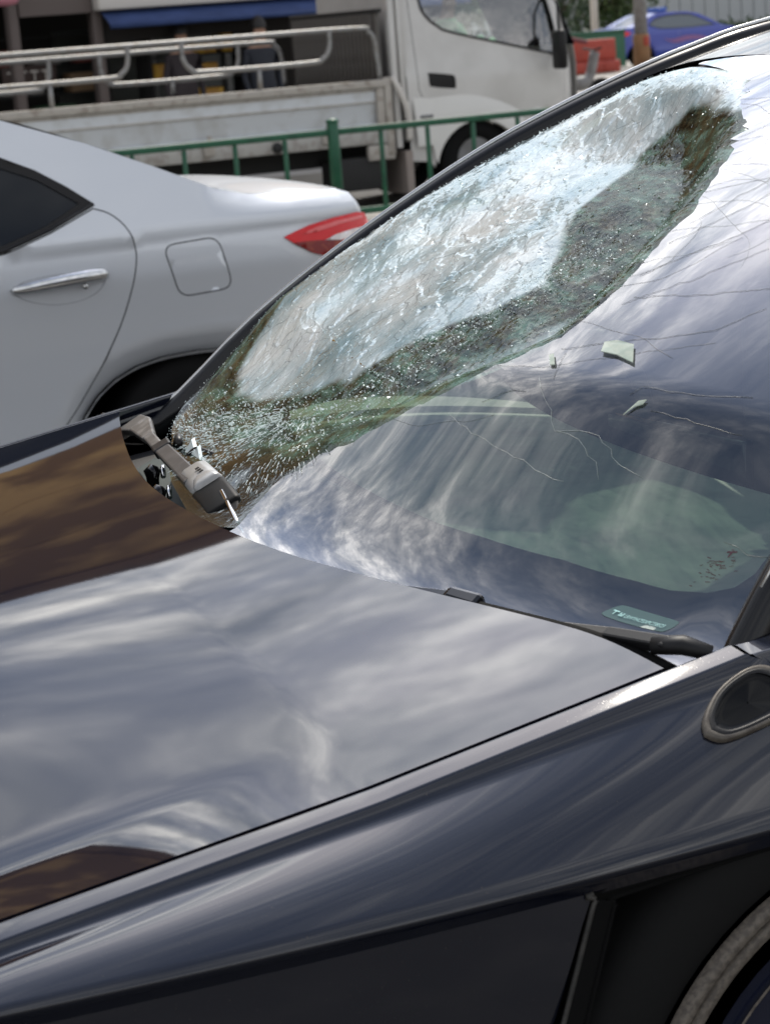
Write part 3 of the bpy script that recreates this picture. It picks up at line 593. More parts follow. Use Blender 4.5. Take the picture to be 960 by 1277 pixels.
# cowl, hinge clips and wipers
obj('cowl_panel', grid(40, 4, lambda a, b: (xr(-.8+1.6*a)-.06+.30*b, -.79+1.58*a, (.93-.02*abs(2*a-1))+.03*b+TL*(-.8+1.6*a))), GREYPL, car)
obj('sliver_cover', tube([(float(xr(y_))+.019, y_, hood_z(float(xr(y_)), y_)-.017) for y_ in np.linspace(-.785, -.40, 40)], [.003+.0095*min(1, k_/12) for k_ in range(40)][::-1], 8), mat('cover_black', (.006, .006, .006), .8, spec=.1), car)  # black strip added to cover bright slivers behind the hood edge
obj('cowl_void', grid(10, 2, lambda a, b: (xr(-.8+1.6*a)-.25+.5*b, -.79+1.58*a, .88+TL*(-.8+1.6*a))), DARK, car)
for (y, dx) in ((.36, .035), (.24, .03)):
    x = xr(y)+dx; z = .985+TL*y
    cl = obj('hood_clip', tube([(x, y, z-.03), (x, y, z+.012), (x+.004, y, z+.020)], [.013, .013, .006], 10), GLOSSBLK, car)
    obj('clip_pin', tube([(x+.01, y-.02, z+.004), (x+.016, y-.005, z+.016), (x+.02, y+.012, z+.006)], .004, 6), CHROME, cl)
def bar(p0, p1, w0, w1, h, upv=(-.45, 0, .9), r=.003):
    """tapered flat bar between two points with bevelled edges"""
    p0, p1 = Vector(p0), Vector(p1); t = (p1-p0).normalized(); u = Vector(upv); a = t.cross(u).normalized(); n = a.cross(t).normalized()
    bm = bmesh.new(); vs = [bm.verts.new(p+a*sx*w_/2+n*sz*h/2) for p, w_ in ((p0, w0), (p1, w1)) for sx in (-1, 1) for sz in (-1, 1)]
    for q_ in [(0, 1, 3, 2), (4, 6, 7, 5), (0, 4, 5, 1), (2, 3, 7, 6), (0, 2, 6, 4), (1, 5, 7, 3)]: bm.faces.new([vs[i] for i in q_])
    bmesh.ops.recalc_face_normals(bm, faces=bm.faces); bmesh.ops.bevel(bm, geom=bm.edges[:], offset=r, segments=2, profile=.5, affect='EDGES')
    bm.verts.index_update(); out = (np.array([v.co[:] for v in bm.verts]), [[v.index for v in f.verts] for f in bm.faces]); bm.free(); return out
JOINT = mat('joint_grey', (.34, .335, .325), .3, .2, vary=(30, (.26, .255, .245), .4, .65))
wp = obj('wiper_arm', bar((1.266, .515, 1.038), (1.244, .395, 1.034), .019, .019, .010), WIPERG, car, smooth=False)
obj('wiper_bar', bar((1.231, .366, 1.047), (1.1895, .124, 1.041), .024, .027, .013), mat('bar_grey', (.055, .053, .052), .36, vary=(40, (.085, .08, .078), .45, .68)), wp, smooth=False)
tag(wp, 'far wiper arm bent up beside the broken glass')
obj('wiper_tip', join(bar((1.300, .700, 1.026), (1.284, .600, 1.040), .050, .040, .012), bar((1.286, .605, 1.040), (1.264, .505, 1.037), .040, .021, .012), tube([(1.303, .745, 1.000), (1.298, .69, 1.024)], [.005, .010], 8)), WIPERG, wp, smooth=False)
obj('arm_clip', bar((1.2335, .370, 1.0485), (1.2265, .338, 1.0465), .030, .030, .016), BLACKTRIM, wp, smooth=False)
obj('wiper_joint', join(bar((1.211, .178, 1.040), (1.194, .072, 1.034), .050, .054, .034, r=.015), bar((1.200, .110, 1.044), (1.193, .070, 1.040), .030, .050, .026, r=.010)), JOINT, wp)
obj('joint_mark', join(*[bar((1.1985-i*.0012, .132-i*.011, 1.0565), (1.1975-i*.0012, .126-i*.011, 1.0565), .006, .006, .0012, r=.0003) for i in range(3)]), BLACKTRIM, wp, smooth=False)
obj('wiper_base', join(bar((1.197, .080, 1.031), (1.180, -.02, 1.020), .056, .056, .030, r=.008), bar((1.181, -.01, 1.020), (1.166, -.095, 1.004), .052, .026, .022, r=.006)), mat('wiper_black', (.005, .005, .005), .5, spec=.12), wp)
obj('wiper_spring', bar((1.190, .022, 1.043), (1.163, -.115, 1.012), .006, .006, .006, r=.002), CHROME, wp)
obj('washer_hose', tube(smooth_path([(1.228, .26, 1.045), (1.240, .24, 1.062), (1.245, .21, 1.062), (1.262, .17, 1.056), (1.29, .11, 1.070)], 4), .003, 6), BLACKTRIM, wp)
obj('wiper_nozzle', tube([(1.250, .355, 1.046), (1.248, .330, 1.064), (1.240, .305, 1.060)], [.005, .007, .005], 8), BLACKTRIM, wp)
nw = obj('wiper_arm', join(bar((1.286, -.548, .970), (1.352, -.690, .971), .008, .016, .012), bar((1.350, -.688, .971), (1.374, -.772, .974), .016, .018, .014)), PLASTIC, car, smooth=False)
obj('wiper_head', tube([(1.366, -.755, .9715), (1.388, -.780, .973), (1.410, -.80, .964)], [.0125, .0135, .010], 10, 1.0, .8), PLASTIC, nw)
obj('wiper_blade', join(bar((1.225, -.41, .990), (1.258, -.50, .992), .008, .014, .010), bar((1.256, -.495, .992), (1.276, -.540, .986), .022, .024, .020, r=.006), bar((1.245, -.47, .966), (1.284, -.556, .966), .01, .014, .008)), GLOSSBLK, nw, smooth=False)
# cabin
obj('dashboard', join(grid(24, 8, lambda a, b: (1.44+.16*abs(2*a-1)**2+.42*b, -.73+1.46*a, .985+.012*math.sin(b*3)-.02*abs(2*a-1)**2+TL*(-.73+1.46*a)))), DASHTOP, car)
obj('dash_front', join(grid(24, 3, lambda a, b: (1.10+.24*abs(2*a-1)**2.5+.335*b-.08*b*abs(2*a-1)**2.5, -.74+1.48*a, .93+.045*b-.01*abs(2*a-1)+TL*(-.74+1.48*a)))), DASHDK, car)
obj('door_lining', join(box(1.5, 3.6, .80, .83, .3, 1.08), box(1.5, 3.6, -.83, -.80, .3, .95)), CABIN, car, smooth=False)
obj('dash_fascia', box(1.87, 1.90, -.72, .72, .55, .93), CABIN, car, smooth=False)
obj('screen', bbox(1.90, 1.92, -.18, .18, .83, 1.03, .006), GLOSSBLK, car)
obj('steering_wheel', tube([(1.98+.10*math.sin(a)*.4, .38+.18*math.cos(a), .93+.18*math.sin(a)) for a in np.linspace(0, 2*math.pi, 24, endpoint=False)], .014, 8, closed=True), PLASTIC, car)
for y in (-.38, .38):
    st_ = obj('seat', join(bbox(2.45, 2.62, y-.25, y+.25, .55, 1.12, .06, 3), bbox(2.05, 2.6, y-.26, y+.26, .42, .58, .05, 3)), SEATM, car)
    obj('headrest', bbox(2.58, 2.68, y-.14, y+.14, 1.14, 1.33, .045, 3), SEATM, st_)
obj('mirror_stalk', tube([(2.06, .0, 1.50), (2.08, 0, 1.44)], .012, 6), PLASTIC, car)
obj('rear_view_mirror', bbox(2.075, 2.10, -.12, .12, 1.385, 1.445, .012), PLASTIC, car)
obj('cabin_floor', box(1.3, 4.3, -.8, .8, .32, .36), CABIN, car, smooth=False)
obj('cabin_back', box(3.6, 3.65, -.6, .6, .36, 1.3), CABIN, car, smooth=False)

# loose shards lying on the glass
def shard(name, stp, h, lift, label):
    ss = np.array(stp); P = GN(ss[:, 0], ss[:, 1], np.linspace(.002, lift, len(ss))); n = len(P)
    Q = P+np.array((0, 0, h)); V = np.concatenate([P, Q]); F = [tuple(range(n)), tuple(range(2*n-1, n-1, -1))]+[(i, (i+1) % n, n+(i+1) % n, n+i) for i in range(n)]
    return tag(obj(name, (V, F), SHARDM, None, smooth=False), label, 'glass shard', 'loose shards of glass on the windscreen')
shard('glass_shard', [(-.541, .392), (-.560, .3985), (-.596, .398), (-.626, .373), (-.587, .378), (-.555, .377)], .0012, .004, 'largest pale green glass shard lying flat on the sound side of the windscreen')
shard('glass_shard', [(-.676, .314), (-.686, .330), (-.697, .333), (-.696, .328), (-.686, .3235)], .0012, .003, 'small curved white glass shard lower on the sound windscreen below the biggest shard')
shard('glass_shard', [(-.467, .355), (-.474, .3585), (-.498, .3445), (-.490, .342)], .0012, .003, 'thin upright sliver of glass just under the edge of the dent')
V = [(1.232, .285, 1.040), (1.243, .262, 1.072), (1.236, .235, 1.060), (1.236, .222, 1.068), (1.228, .195, 1.050), (1.229, .170, 1.055), (1.214, .150, 1.032), (1.222, .20, 1.028)]
P = np.array(V); Q = P+np.array((.006, .002, .002)); n = len(P)
tag(obj('glass_shard', (np.concatenate([P, Q]), [tuple(range(n)), tuple(range(2*n-1, n-1, -1))]+[(i, (i+1) % n, n+(i+1) % n, n+i) for i in range(n)]), CRUMB, None, smooth=False), 'jagged white glass shard stuck against the bent far wiper arm', 'glass shard', 'loose shards of glass on the windscreen')

# ------------------------------------------------------------------ saloon cars
def make_saloon(root, tx, paint, detail):
    """local x runs front (-1.15) to rear (3.4), local y inwards from the camera-side flank, z up"""
    Wd = 1.76
    def e_arch(x, z, cx): return ((abs(x-cx)/.46)**2.5+(max(z-.2, 0)/.42)**2.5)**.4
    def ys(x, z):
        y = .003*math.exp(-((z-.90)/.035)**2)*-1+.010*sst((.9-z)/.25)-.006*sst((.55-z)/.2)+.05*max(0, .35-z)/.1
        y += .42*max(0, z-1.03)*(1 if x < 2.75 else max(0, 1-(x-2.75)/.35)) + (.10*max(0, (z-1.03)/.1)**2 if x > 2.75 else 0)*min(1, (x-2.75)/.3 if x > 2.75 else 0)
        if z > .93 and z <= 1.03: y += .12*(z-.93)**2/.1
        if x > 3.0: y += .15*((x-3.0)/.42)**2.6
        if x < -.55: y += .32*((-.55-x)/.6)**2.2
        for cx in (2.667, -.03):
            e = e_arch(x, z, cx)
            if e < 1.22: y += -.004+.055*(1-(max(e, 1)-1)/.22)**1.2
        return y
    top = [(-1.18, .45), (-1.18, .66), (-1.10, .80), (-.60, .93), (-.12, 1.02), (.25, 1.22), (.60, 1.39), (.95, 1.455), (1.4, 1.475), (1.8, 1.474), (2.08, 1.455), (2.38, 1.345), (2.592, 1.252), (2.779, 1.165), (2.90, 1.130), (3.0, 1.122), (3.15, 1.118), (3.25, 1.112), (3.30, 1.095), (3.34, 1.02), (3.37, .92), (3.385, .75), (3.36, .50), (3.30, .33)]
    def arch(cx, n=40): return [(cx+.46*math.copysign(abs(math.cos(a))**.8, math.cos(a)), .2+.42*math.sin(a)**.8) for a in np.linspace(0.02, math.pi-.02, n)]
    outline = [(-1.1, .28)]+top+[(3.2, .28)]+arch(2.667)+arch(-.03)
    win = [(2.365, 1.156), (2.29, 1.215), (2.20, 1.275), (2.07, 1.338), (1.7, 1.40), (1.2, 1.415), (.85, 1.385), (.40, 1.19), (.08, 1.03), (.9, 1.0), (1.6, 1.01), (2.04, 1.042), (2.2, 1.09)]
    door = [(1.33, .40), (1.33, .985), (1.6, 1.00), (2.04, 1.030), (2.2, 1.078), (2.36, 1.140), (2.41, 1.120), (2.455, 1.075), (2.478, 1.01), (2.475, .95), (2.448, .86), (2.41, .77), (2.365, .69), (2.29, .575), (2.225, .49), (2.13, .40)]
    door = door[:6]+cur(door[5:], 3)[1:]
    lid = [(2.56+.0, .985), (2.60, 1.0), (2.74, 1.015), (2.785, .995), (2.80, .94), (2.805, .85), (2.775, .82), (2.66, .815), (2.62, .83), (2.58, .90)]
    lid = []
    LC = [(2.568, .998), (2.768, 1.008), (2.806, .830), (2.612, .820)]
    for i in range(4):      # rounded corners
        p, a, b = Vector(LC[i]), Vector(LC[i-1]), Vector(LC[(i+1) % 4]); e0 = p+(a-p).normalized()*.045; e1 = p+(b-p).normalized()*.045
        lid += [tuple(e0*(1-u)**2+p*2*u*(1-u)+e1*u*u) for u in (0, .2, .4, .6, .8, 1)]
    def inset(P, d):
        P = np.array(P); c = np.roll(P, -1, 0)-np.roll(P, 1, 0); n = np.stack([-c[:, 1], c[:, 0]], 1); n /= np.linalg.norm(n, axis=1)[:, None]
        ar = .5*np.sum(P[:, 0]*np.roll(P[:, 1], -1)-np.roll(P[:, 0], -1)*P[:, 1]); return P+n*d*(1 if ar > 0 else -1)
    for sgn in ((0, 1) if detail else (0,)):
        f_ = (lambda x, y, z: tx(x, y, z)) if sgn == 0 else (lambda x, y, z: tx(x, Wd-y, z))
        stp = .028 if detail and sgn == 0 else .09
        holes = [win]+([door, lid] if sgn == 0 else [])
        obj('body_side', fill(outline, holes, stp, lambda x, z: f_(x, ys(x, z), z)), paint, root, out=np.array(f_(0, -1, 0))-np.array(f_(0, 0, 0)))
        obj('window_frame', fill([tuple(p) for p in win], [], .06, lambda x, z: f_(x, ys(x, z)+.004, z)), BLACKTRIM, root) if False else None
        if sgn == 0:
            obj('shut_gap', fill(outline, [win], .09, lambda x, z: f_(x, ys(x, z)+.010, z)), DARK, root)
            dr = obj('rear_door', fill([tuple(p) for p in inset(door, .0042)], [], stp, lambda x, z: f_(x, ys(x, z), z)), paint, root, out=np.array(f_(0, -1, 0))-np.array(f_(0, 0, 0)))
            ld = obj('fuel_lid', fill([tuple(p) for p in inset(lid, .0042)], [], .02, lambda x, z: f_(x, ys(x, z), z)), paint, root, out=np.array(f_(0, -1, 0))-np.array(f_(0, 0, 0)))
        inn = [(2.32, 1.158), (2.20, 1.243), (2.07, 1.300), (1.7, 1.365), (1.45, 1.375), (1.2, 1.378), (.85, 1.35), (.42, 1.17), (.16, 1.04), (.9, 1.012), (1.6, 1.022), (2.04, 1.054), (2.2, 1.102)]
        wg = obj('side_window', fill(inn, [], .06, lambda x, z: f_(x, ys(x, z)+.006, z)), SALOONGLASS if detail else TAXIGLASS, root, out=np.array(f_(0, -1, 0))-np.array(f_(0, 0, 0)))
        obj('window_frame', fill(win, [inn], .05, lambda x, z: f_(x, ys(x, z)+.001, z)), BLACKTRIM, wg)
        obj('window_pillar', box(0, 1, 0, 1, 0, 1), BLACKTRIM, wg) if False else None
        obj('window_strip', tube([f_(x, ys(x, z)-.002, z) for x, z in [(.08, 1.028), (.9, .998), (1.6, 1.008), (2.04, 1.038), (2.2, 1.086), (2.365, 1.152)]], .006, 6), BLACKTRIM, wg)
        for cx in (2.667, -.03):
            wh = obj('wheel', lathe_wheel(f_, cx, .315), RUBBER, root)
            obj('rim', lathe_rim(f_, cx, .315), ALLOY, wh)
            obj('arch_liner', arch_liner(f_, cx), DARK, root)
    # skin over the top, nose and tail, from flank to flank
    tp = smooth_path([(x, 0, z) for x, z in top], 3)
    rng_ = list(range(len(tp)))
    def strip(i0, i1):
        V = []; F = []; n = 15
        for i in range(i0, i1+1):
            x, z = tp[i].x, tp[i].z; y0 = ys(x, z)
            for k in range(n):
                u = k/(n-1); y = y0+(Wd-2*y0)*u; cr = .018*(1-abs(2*u-1)**2.5)
                V.append(tx(x, y, z+cr))
        for i in range(i1-i0):
            for k in range(n-1): F.append((i*n+k, i*n+k+1, (i+1)*n+k+1, (i+1)*n+k))
        return np.array(V), F
    def near(x, z=None, rear=True): return min(rng_, key=lambda i: (tp[i].x-x)**2+((tp[i].z-z)**2 if z else 0))
    i_w0, i_w1 = near(-.12, 1.02), near(.60, 1.39); i_r = near(2.08, 1.455); i_d = near(2.90, 1.13); i_t = near(3.30, 1.095)
    obj('front_end', strip(0, i_w0), paint, root, out=(0, 0, 1)); obj('front_window', strip(i_w0, i_w1), DARKGLASS, root, out=(0, 0, 1)); obj('roof', strip(i_w1, i_r), paint, root, out=(0, 0, 1))
    V, F = strip(i_r, i_d); F = orient(V, F, (0, 0, 1)); n = 15; m_ = i_d-i_r
    obj('rear_pillar', (V, [f for j, f in enumerate(F) if j % 14 in (0, 1, 2, 11, 12, 13)]), paint, root); obj('rear_window', (V, [f for j, f in enumerate(F) if j % 14 not in (0, 1, 2, 11, 12, 13)]), DARKGLASS, root)
    obj('boot_lid', strip(i_d, i_t), paint, root, out=(0, 0, 1)); obj('rear_end', strip(i_t, len(tp)-1), paint, root, out=np.array(tx(1, 0, 0))-np.array(tx(0, 0, 0)))
    # tail lamp
    dx = .03
    lamp = [(3.000, .978), (3.045, .993), (3.10, 1.008), (3.20, 1.022), (3.31, 1.027), (3.352, 1.02), (3.374, .97), (3.36, .92), (3.28, .885), (3.20, .883), (3.10, .915), (3.04, .950)]
    tl = obj('tail_lamp', fill(lamp, [], .015, lambda x, z: tx(x, ys(x, z)-.006-.004*math.sin((x-3)*8), z)), REDLENS, root, out=np.array(tx(0, -1, 0))-np.array(tx(0, 0, 0)))
    if detail:
        obj('lamp_lower', fill([(3.03, .956), (3.10, .955), (3.19, .950), (3.30, .925), (3.34, .922), (3.27, .887), (3.20, .885), (3.10, .917)], [], .012, lambda x, z: tx(x, ys(x, z)-.0115, z)), REDDARK, tl)
        obj('lamp_ridge', fill([(3.06, .980), (3.12, .998), (3.21, 1.010), (3.33, 1.014), (3.34, 1.006), (3.22, .998), (3.13, .985)], [], .012, lambda x, z: tx(x, ys(x, z)-.0125, z)), mat('lamp_ridge', (.80, .10, .10), .2, 0, 1.5, coat=.6), tl)
        obj('clear_strip', fill([(3.150, .952), (3.20, .966), (3.27, .974), (3.345, .976), (3.352, .962), (3.30, .950), (3.22, .945)], [], .012, lambda x, z: tx(x, ys(x, z)-.0145, z)), CLEARLENS, tl)
        # door handle: cup, grip
        cup = cur([(2.040, .912), (2.09, .935), (2.20, .946), (2.33, .940), (2.366, .920), (2.335, .875), (2.27, .852), (2.18, .850), (2.09, .875), (2.040, .912)], 4)[:-1]
        cp = np.array(cup).mean(0)
        def cupf(k, h): return [tx(cp[0]+(x-cp[0])*k, ys(x, z)+h, cp[1]+(z-cp[1])*k) for x, z in cup]
        V = []; F = []; n = len(cup)
        for k, h in ((1, -.001), (.97, -.0015), (.92, .006), (.75, .026), (.45, .036), (.05, .038)): V += cupf(k, h)
        for i in range(5):
            for j in range(n): F.append((i*n+j, i*n+(j+1) % n, (i+1)*n+(j+1) % n, (i+1)*n+j))
        hd = obj('door_handle', (np.array(V), F), mat('cup_shade_grey', (.30, .31, .33), .4, .2, coat=.3), dr)  # cup painted darker than the body to put shade into the recess
        gp = [(2.048, -.002, .911), (2.09, -.022, .916), (2.18, -.034, .924), (2.27, -.032, .930), (2.34, -.018, .932), (2.362, -.002, .928)]
        obj('grip', tube(smooth_path([tx(x, y, z) for x, y, z in gp], 4), [.004]+[.013+.010*math.sin(math.pi*k/26) for k in range(1, 25)]+[.005], 10, .8, 1.0), CHROME, hd)
        obj('key_barrel', tube([tx(2.285, -.012, .902), tx(2.285, -.030, .900)], .009, 10), CHROME, hd)
    return ys
def lathe_wheel(f_, cx, cz):
    prof = [(.20, .04), (.24, .03), (.29, .04), (.312, .07), (.312, .24), (.22, .25)]; V = []; F = []; n = 40; m = len(prof)
    for i in range(n):
        a = 2*math.pi*i/n
        for r, y in prof: V.append(f_(cx+r*math.cos(a), y+.03, cz+r*math.sin(a)))
    for i in range(n):
        for k in range(m-1): F.append((i*m+k, ((i+1) % n)*m+k, ((i+1) % n)*m+k+1, i*m+k+1))
    return np.array(V), F
def lathe_rim(f_, cx, cz):
    V = []; F = []; n = 40
    prof = [(.205, .05), (.19, .045), (.18, .08), (.02, .07)]
    m = len(prof)
    for i in range(n):
        a = 2*math.pi*i/n; sp = 1 if (i % 8) < 4 else 0
        for k, (r, y) in enumerate(prof): V.append(f_(cx+r*math.cos(a), y+.03+(0 if sp or k < 2 else .05), cz+r*math.sin(a)))
    for i in range(n):
        for k in range(m-1): F.append((i*m+k, ((i+1) % n)*m+k, ((i+1) % n)*m+k+1, i*m+k+1))
    return np.array(V), F
def arch_liner(f_, cx):
    V = []; F = []; n = 16
    for i in range(n+1):
        a = math.pi*i/n; x = cx+.475*math.copysign(abs(math.cos(a))**.8, math.cos(a)); z = .2+.435*math.sin(a)**.8
        V += [f_(x, .03, z), f_(x, .5, z), f_(cx, .5, .2)]
    for i in range(n): F += [(3*i, 3*i+1, 3*i+4, 3*i+3), (3*i+1, 3*i+2, 3*i+5, 3*i+4)]
    return np.array(V), F
sc = thing('silver_car', 'silver saloon standing in the next lane behind the black hood, red tail lamp at right', 'car', (1.2, 4.85, 0))
make_saloon(sc, lambda x, y, z: (x, 3.95+y, z), SILVER, True)
tx_ = thing('blue_taxi', 'blue taxi far off beyond the grey pole at the top right', 'taxi', (36.2, 51, 0))
make_saloon(tx_, lambda x, y, z: (37.15-x, 50+y, z), TAXIBLUE, False)
dec = fill(cur([(0, .45), (.5, .62), (1.0, .66), (1.5, .60), (1.9, .74), (1.6, .70), (1.1, .78), (.5, .72), (0, .45)], 4)[:-1], [], .1, lambda x, z: (37.15-x, 49.985, z)); obj('door_decal', dec, PINKDECAL, tx_)
obj('roof_sign', bbox(35.5, 35.8, 50.6, 51.2, 1.49, 1.63, .03), mat('sign_blue', (.05, .12, .40), .4), tx_)

# ------------------------------------------------------------------ the lorry
tk = thing('lorry', 'white lorry with an open cargo bed and tubular rails parked beyond the green railing', 'lorry', (7.6, 16, 0))
gate = [(15.0, 1.18), (15.0, 1.115), (15.02, 1.11), (15.02, .985), (15.03, .975), (15.055, .80), (15.02, .79), (15.02, .735)]
obj('side_gate', grid(30, 7, lambda a, b: (3.2+5.66*a, gate[round(b*7)][0], gate[round(b*7)][1])), TRUCKBED, tk, smooth=False)
obj('gate_rail', bbox(3.2, 8.88, 14.975, 15.06, 1.115, 1.185, .006), TRUCKBEIGE, tk)
obj('gate_end', join(bbox(8.78, 8.85, 14.985, 15.03, .76, 1.11, .005), bbox(8.86, 8.93, 14.98, 15.05, .50, 1.20, .006)), TRUCKBEIGE, tk)
obj('gate_frame', join(bbox(3.2, 8.77, 15.008, 15.02, 1.085, 1.108, .003), bbox(3.2, 8.77, 15.012, 15.02, .98, .995, .003)), TRUCKBEIGE, tk)
obj('bed_sill', join(bbox(3.2, 8.9, 14.99, 15.10, .61, .735, .008)), mat('sill', (.40, .385, .355), .6, vary=(10, (.26, .23, .20), .45, .7)), tk)
for x in np.arange(3.6, 8.8, 1.15):
    lt = obj('gate_latch', join(bbox(x, x+.10, 14.955, 14.99, .655, .78, .008), bbox(x+.03, x+.07, 14.94, 14.96, .70, .83, .006)), TRUCKBEIGE, tk)
obj('reflector', join(tube([(7.75, 14.98, .665), (7.75, 14.965, .665)], .05, 14)), CHASSIS, tk)
obj('bed_floor', box(3.2, 8.9, 15.06, 16.9, .86, .92), CHASSIS, tk, smooth=False)
obj('far_gate', bbox(3.2, 8.86, 16.9, 16.96, .74, 1.13, .005), TRUCKBED, tk)
# corrugated headboard: each rib its own piece
hb = obj('headboard', box(8.86, 8.90, 15.08, 16.9, .92, 1.79), HEADBOARD, tk, smooth=False)
rib = None
for y in np.arange(15.14, 16.88, .085):
    if rib is None: rib = obj('rib', bbox(8.835, 8.862, y, y+.045, 1.16, 1.775, .006, 1), HEADBOARD, hb); y0r = y
    else:
        c = rib.copy(); COL.objects.link(c); c.location = Vector(rib.location)+Vector((0, y-y0r, 0))
obj('headboard_frame', join(bbox(8.84, 8.91, 15.03, 16.95, 1.775, 1.815, .006), bbox(8.84, 8.91, 16.86, 16.95, .95, 1.775, .006)), CHASSIS, tk)
R_ = .024
def rail_set(y, xa, top_z, low_z, dx):
    top = [(2.6, y, top_z)]+[(x, y, top_z) for x in (5, 7, 8.60+dx)]+[(8.74+dx, y, top_z-.03), (8.815+dx, y, top_z-.12), (8.84+dx, y, 1.18)]
    A = [(2.6, y, low_z+.01), (5.0, y, low_z+.01), (6.22+dx, y, low_z+.01), (6.37+dx, y, low_z+.04), (6.44+dx, y, low_z+.12), (6.45+dx, y, top_z)]
    B = [(6.95+dx, y, top_z), (6.955+dx, y, low_z+.12), (7.02+dx, y, low_z+.03), (7.16+dx, y, low_z), (8.13+dx, y, low_z), (8.29+dx, y, low_z+.03), (8.36+dx, y, low_z+.12), (8.37+dx, y, top_z)]
    vf = [tube(smooth_path(P, 5), R_, 8) for P in (top, A, B)]
    vf += [tube([(x+dx, y, 1.17), (x+dx, y, low_z)], R_*.95, 8) for x in (3.8, 5.73, 7.66)]
    return join(*vf)
obj('side_rail', rail_set(15.03, 0, 1.650, 1.378, 0), GALV, tk)
obj('side_rail', rail_set(16.90, 0, 1.585, 1.30, -.12), GALV, tk)
# cab
def cab_y(x, z): return 15.0+.16*max(0, z-1.15)*1.0+.25*max(0, (x-10.55)/.45)**2.2+.01*sst((.95-z)/.2)
cabo = [(9.10, .42), (9.10, 2.2), (9.25, 2.32), (10.3, 2.30), (10.58, 2.15), (10.72, 1.95), (10.90, 1.70), (10.98, 1.40), (11.0, 1.2), (10.99, .55), (10.95, .35), (10.40, .35)]+[(9.80+.47*math.cos(a), .27+.47*math.sin(a)) for a in np.linspace(.15, math.pi-.15, 12)]+[(9.30, .40)]
cwin = [(9.33, 2.1), (9.335, 1.84), (9.38, 1.72), (9.49, 1.62), (9.66, 1.545), (10.52, 1.325), (10.72, 1.28), (10.745, 1.30), (10.74, 1.52), (10.66, 1.84), (10.52, 2.1)]
cdoor = [(9.215, 2.2), (9.215, 1.07), (9.25, .98), (9.33, .88), (9.43, .775), (10.30, .775), (10.80, .78), (10.86, 1.2), (10.80, 1.6), (10.62, 2.12), (10.4, 2.2)]
cab = obj('cab', fill(cabo, [cdoor], .05, lambda x, z: (x, cab_y(x, z), z)), TRUCKW, tk, out=(0, -1, 0))
obj('cab_gap', fill(cabo, [cwin], .08, lambda x, z: (x, cab_y(x, z)+.014, z)), DARK, cab)
recess = cur([(9.325, 1.19), (9.34, 1.205), (9.55, 1.175), (9.60, 1.15), (9.605, 1.06), (9.57, 1.045), (9.36, 1.075), (9.33, 1.10), (9.325, 1.19)], 3)[:-1]
ci = np.array(cdoor); cc_ = ci.mean(0); cdin = [tuple(cc_+(p-cc_)*.9935) for p in ci]
cd_ = obj('cab_door', fill(cdin, [cwin, recess], .05, lambda x, z: (x, cab_y(x, z)-.002, z)), TRUCKW, cab, out=(0, -1, 0))
obj('handle_recess', fill(recess, [], .04, lambda x, z: (x, cab_y(x, z)+.012, z)), BLACKTRIM, cd_)
obj('cab_window', fill(cwin, [], .08, lambda x, z: (x, cab_y(x, z)+.02, z)), GLASS, cd_, out=(0, -1, 0))
obj('window_seal', tube([(x, cab_y(x, z)-.003, z) for x, z in cur(cwin, 4)], .013, 6), BLACKTRIM, cd_)
def fl(a, b):
    x = 9.15+1.15*a; zt = .99-.22*max(0, (a-.38)/.62)**2.0; z0 = .27+math.sqrt(max(.0, .47**2-(x-9.8)**2)) if abs(x-9.8) < .47 else .55
    return (x, 14.955+.05*b*b*0+.045*(1-b)**2, zt+(z0-zt)*b)
obj('wheel_flare', grid(30, 6, fl), mat('flare_white', (.66, .64, .60), .4, coat=.4), cab)
obj('flare_mark', bbox(9.20, 9.33, 14.955, 14.975, .80, .83, .008), POLEG, cab)
obj('cab_top', grid(4, 8, lambda a, b: (9.1+1.3*a, 15.15+1.6*b, 2.30+.05*math.sin(b*math.pi))), TRUCKW, cab)
obj('cab_rear', box(9.10, 9.13, 15.02, 16.85, .6, 2.28), TRUCKW, cab, smooth=False)
obj('cab_far_side', box(9.13, 10.9, 16.83, 16.86, .4, 1.3), TRUCKW, cab, smooth=False)
obj('cab_front', grid(8, 10, lambda a, b: (lerp([.35, 1.2, 1.4, 1.7, 1.95], [11.03, 11.05, 11.02, 10.93, 10.75], .35+1.0*a), 15.22+1.5*b, .35+1.0*a)), TRUCKW, cab)
obj('front_screen', grid(6, 10, lambda a, b: (11.03-.35*a, 15.2+1.5*b, 1.35+.85*a)), DARKGLASS, cab)
obj('cab_interior', join(box(9.25, 10.8, 15.3, 16.7, .7, .8), box(10.55, 10.9, 15.25, 16.8, .8, 1.32)), CABIN, cab, smooth=False)
obj('cab_seat', bbox(9.35, 9.55, 15.25, 15.75, .8, 1.62, .05), SEATM, cab)
mr = obj('wing_mirror', bbox(10.60, 10.68, 14.74, 14.93, 1.14, 1.50, .03), BLACKTRIM, cab)
obj('mirror_arm', join(tube(smooth_path([(10.70, 15.02, 1.30), (10.66, 14.90, 1.22), (10.64, 14.84, 1.2)], 4), .015, 6), tube([(10.74, 15.10, 1.85), (10.68, 14.90, 1.72), (10.65, 14.84, 1.48)], .014, 6)), BLACKTRIM, mr)
obj('cab_post', join(bbox(8.97, 9.03, 15.02, 15.12, .55, 2.2, .008), bbox(9.045, 9.09, 15.0, 15.06, 1.0, 2.2, .008)), TRUCKW, tk)
obj('air_hose', tube(smooth_path([(8.95, 15.0, 1.2), (8.99, 14.97, 1.1), (9.05, 14.96, .95), (9.08, 14.97, .80), (9.09, 15.0, .62)], 5), .03, 8), OFFWHITE, tk)
obj('mud_flap', box(9.03, 9.10, 14.98, 15.5, .13, .52), mat('flap', (.30, .25, .22), .7), tk, smooth=False)
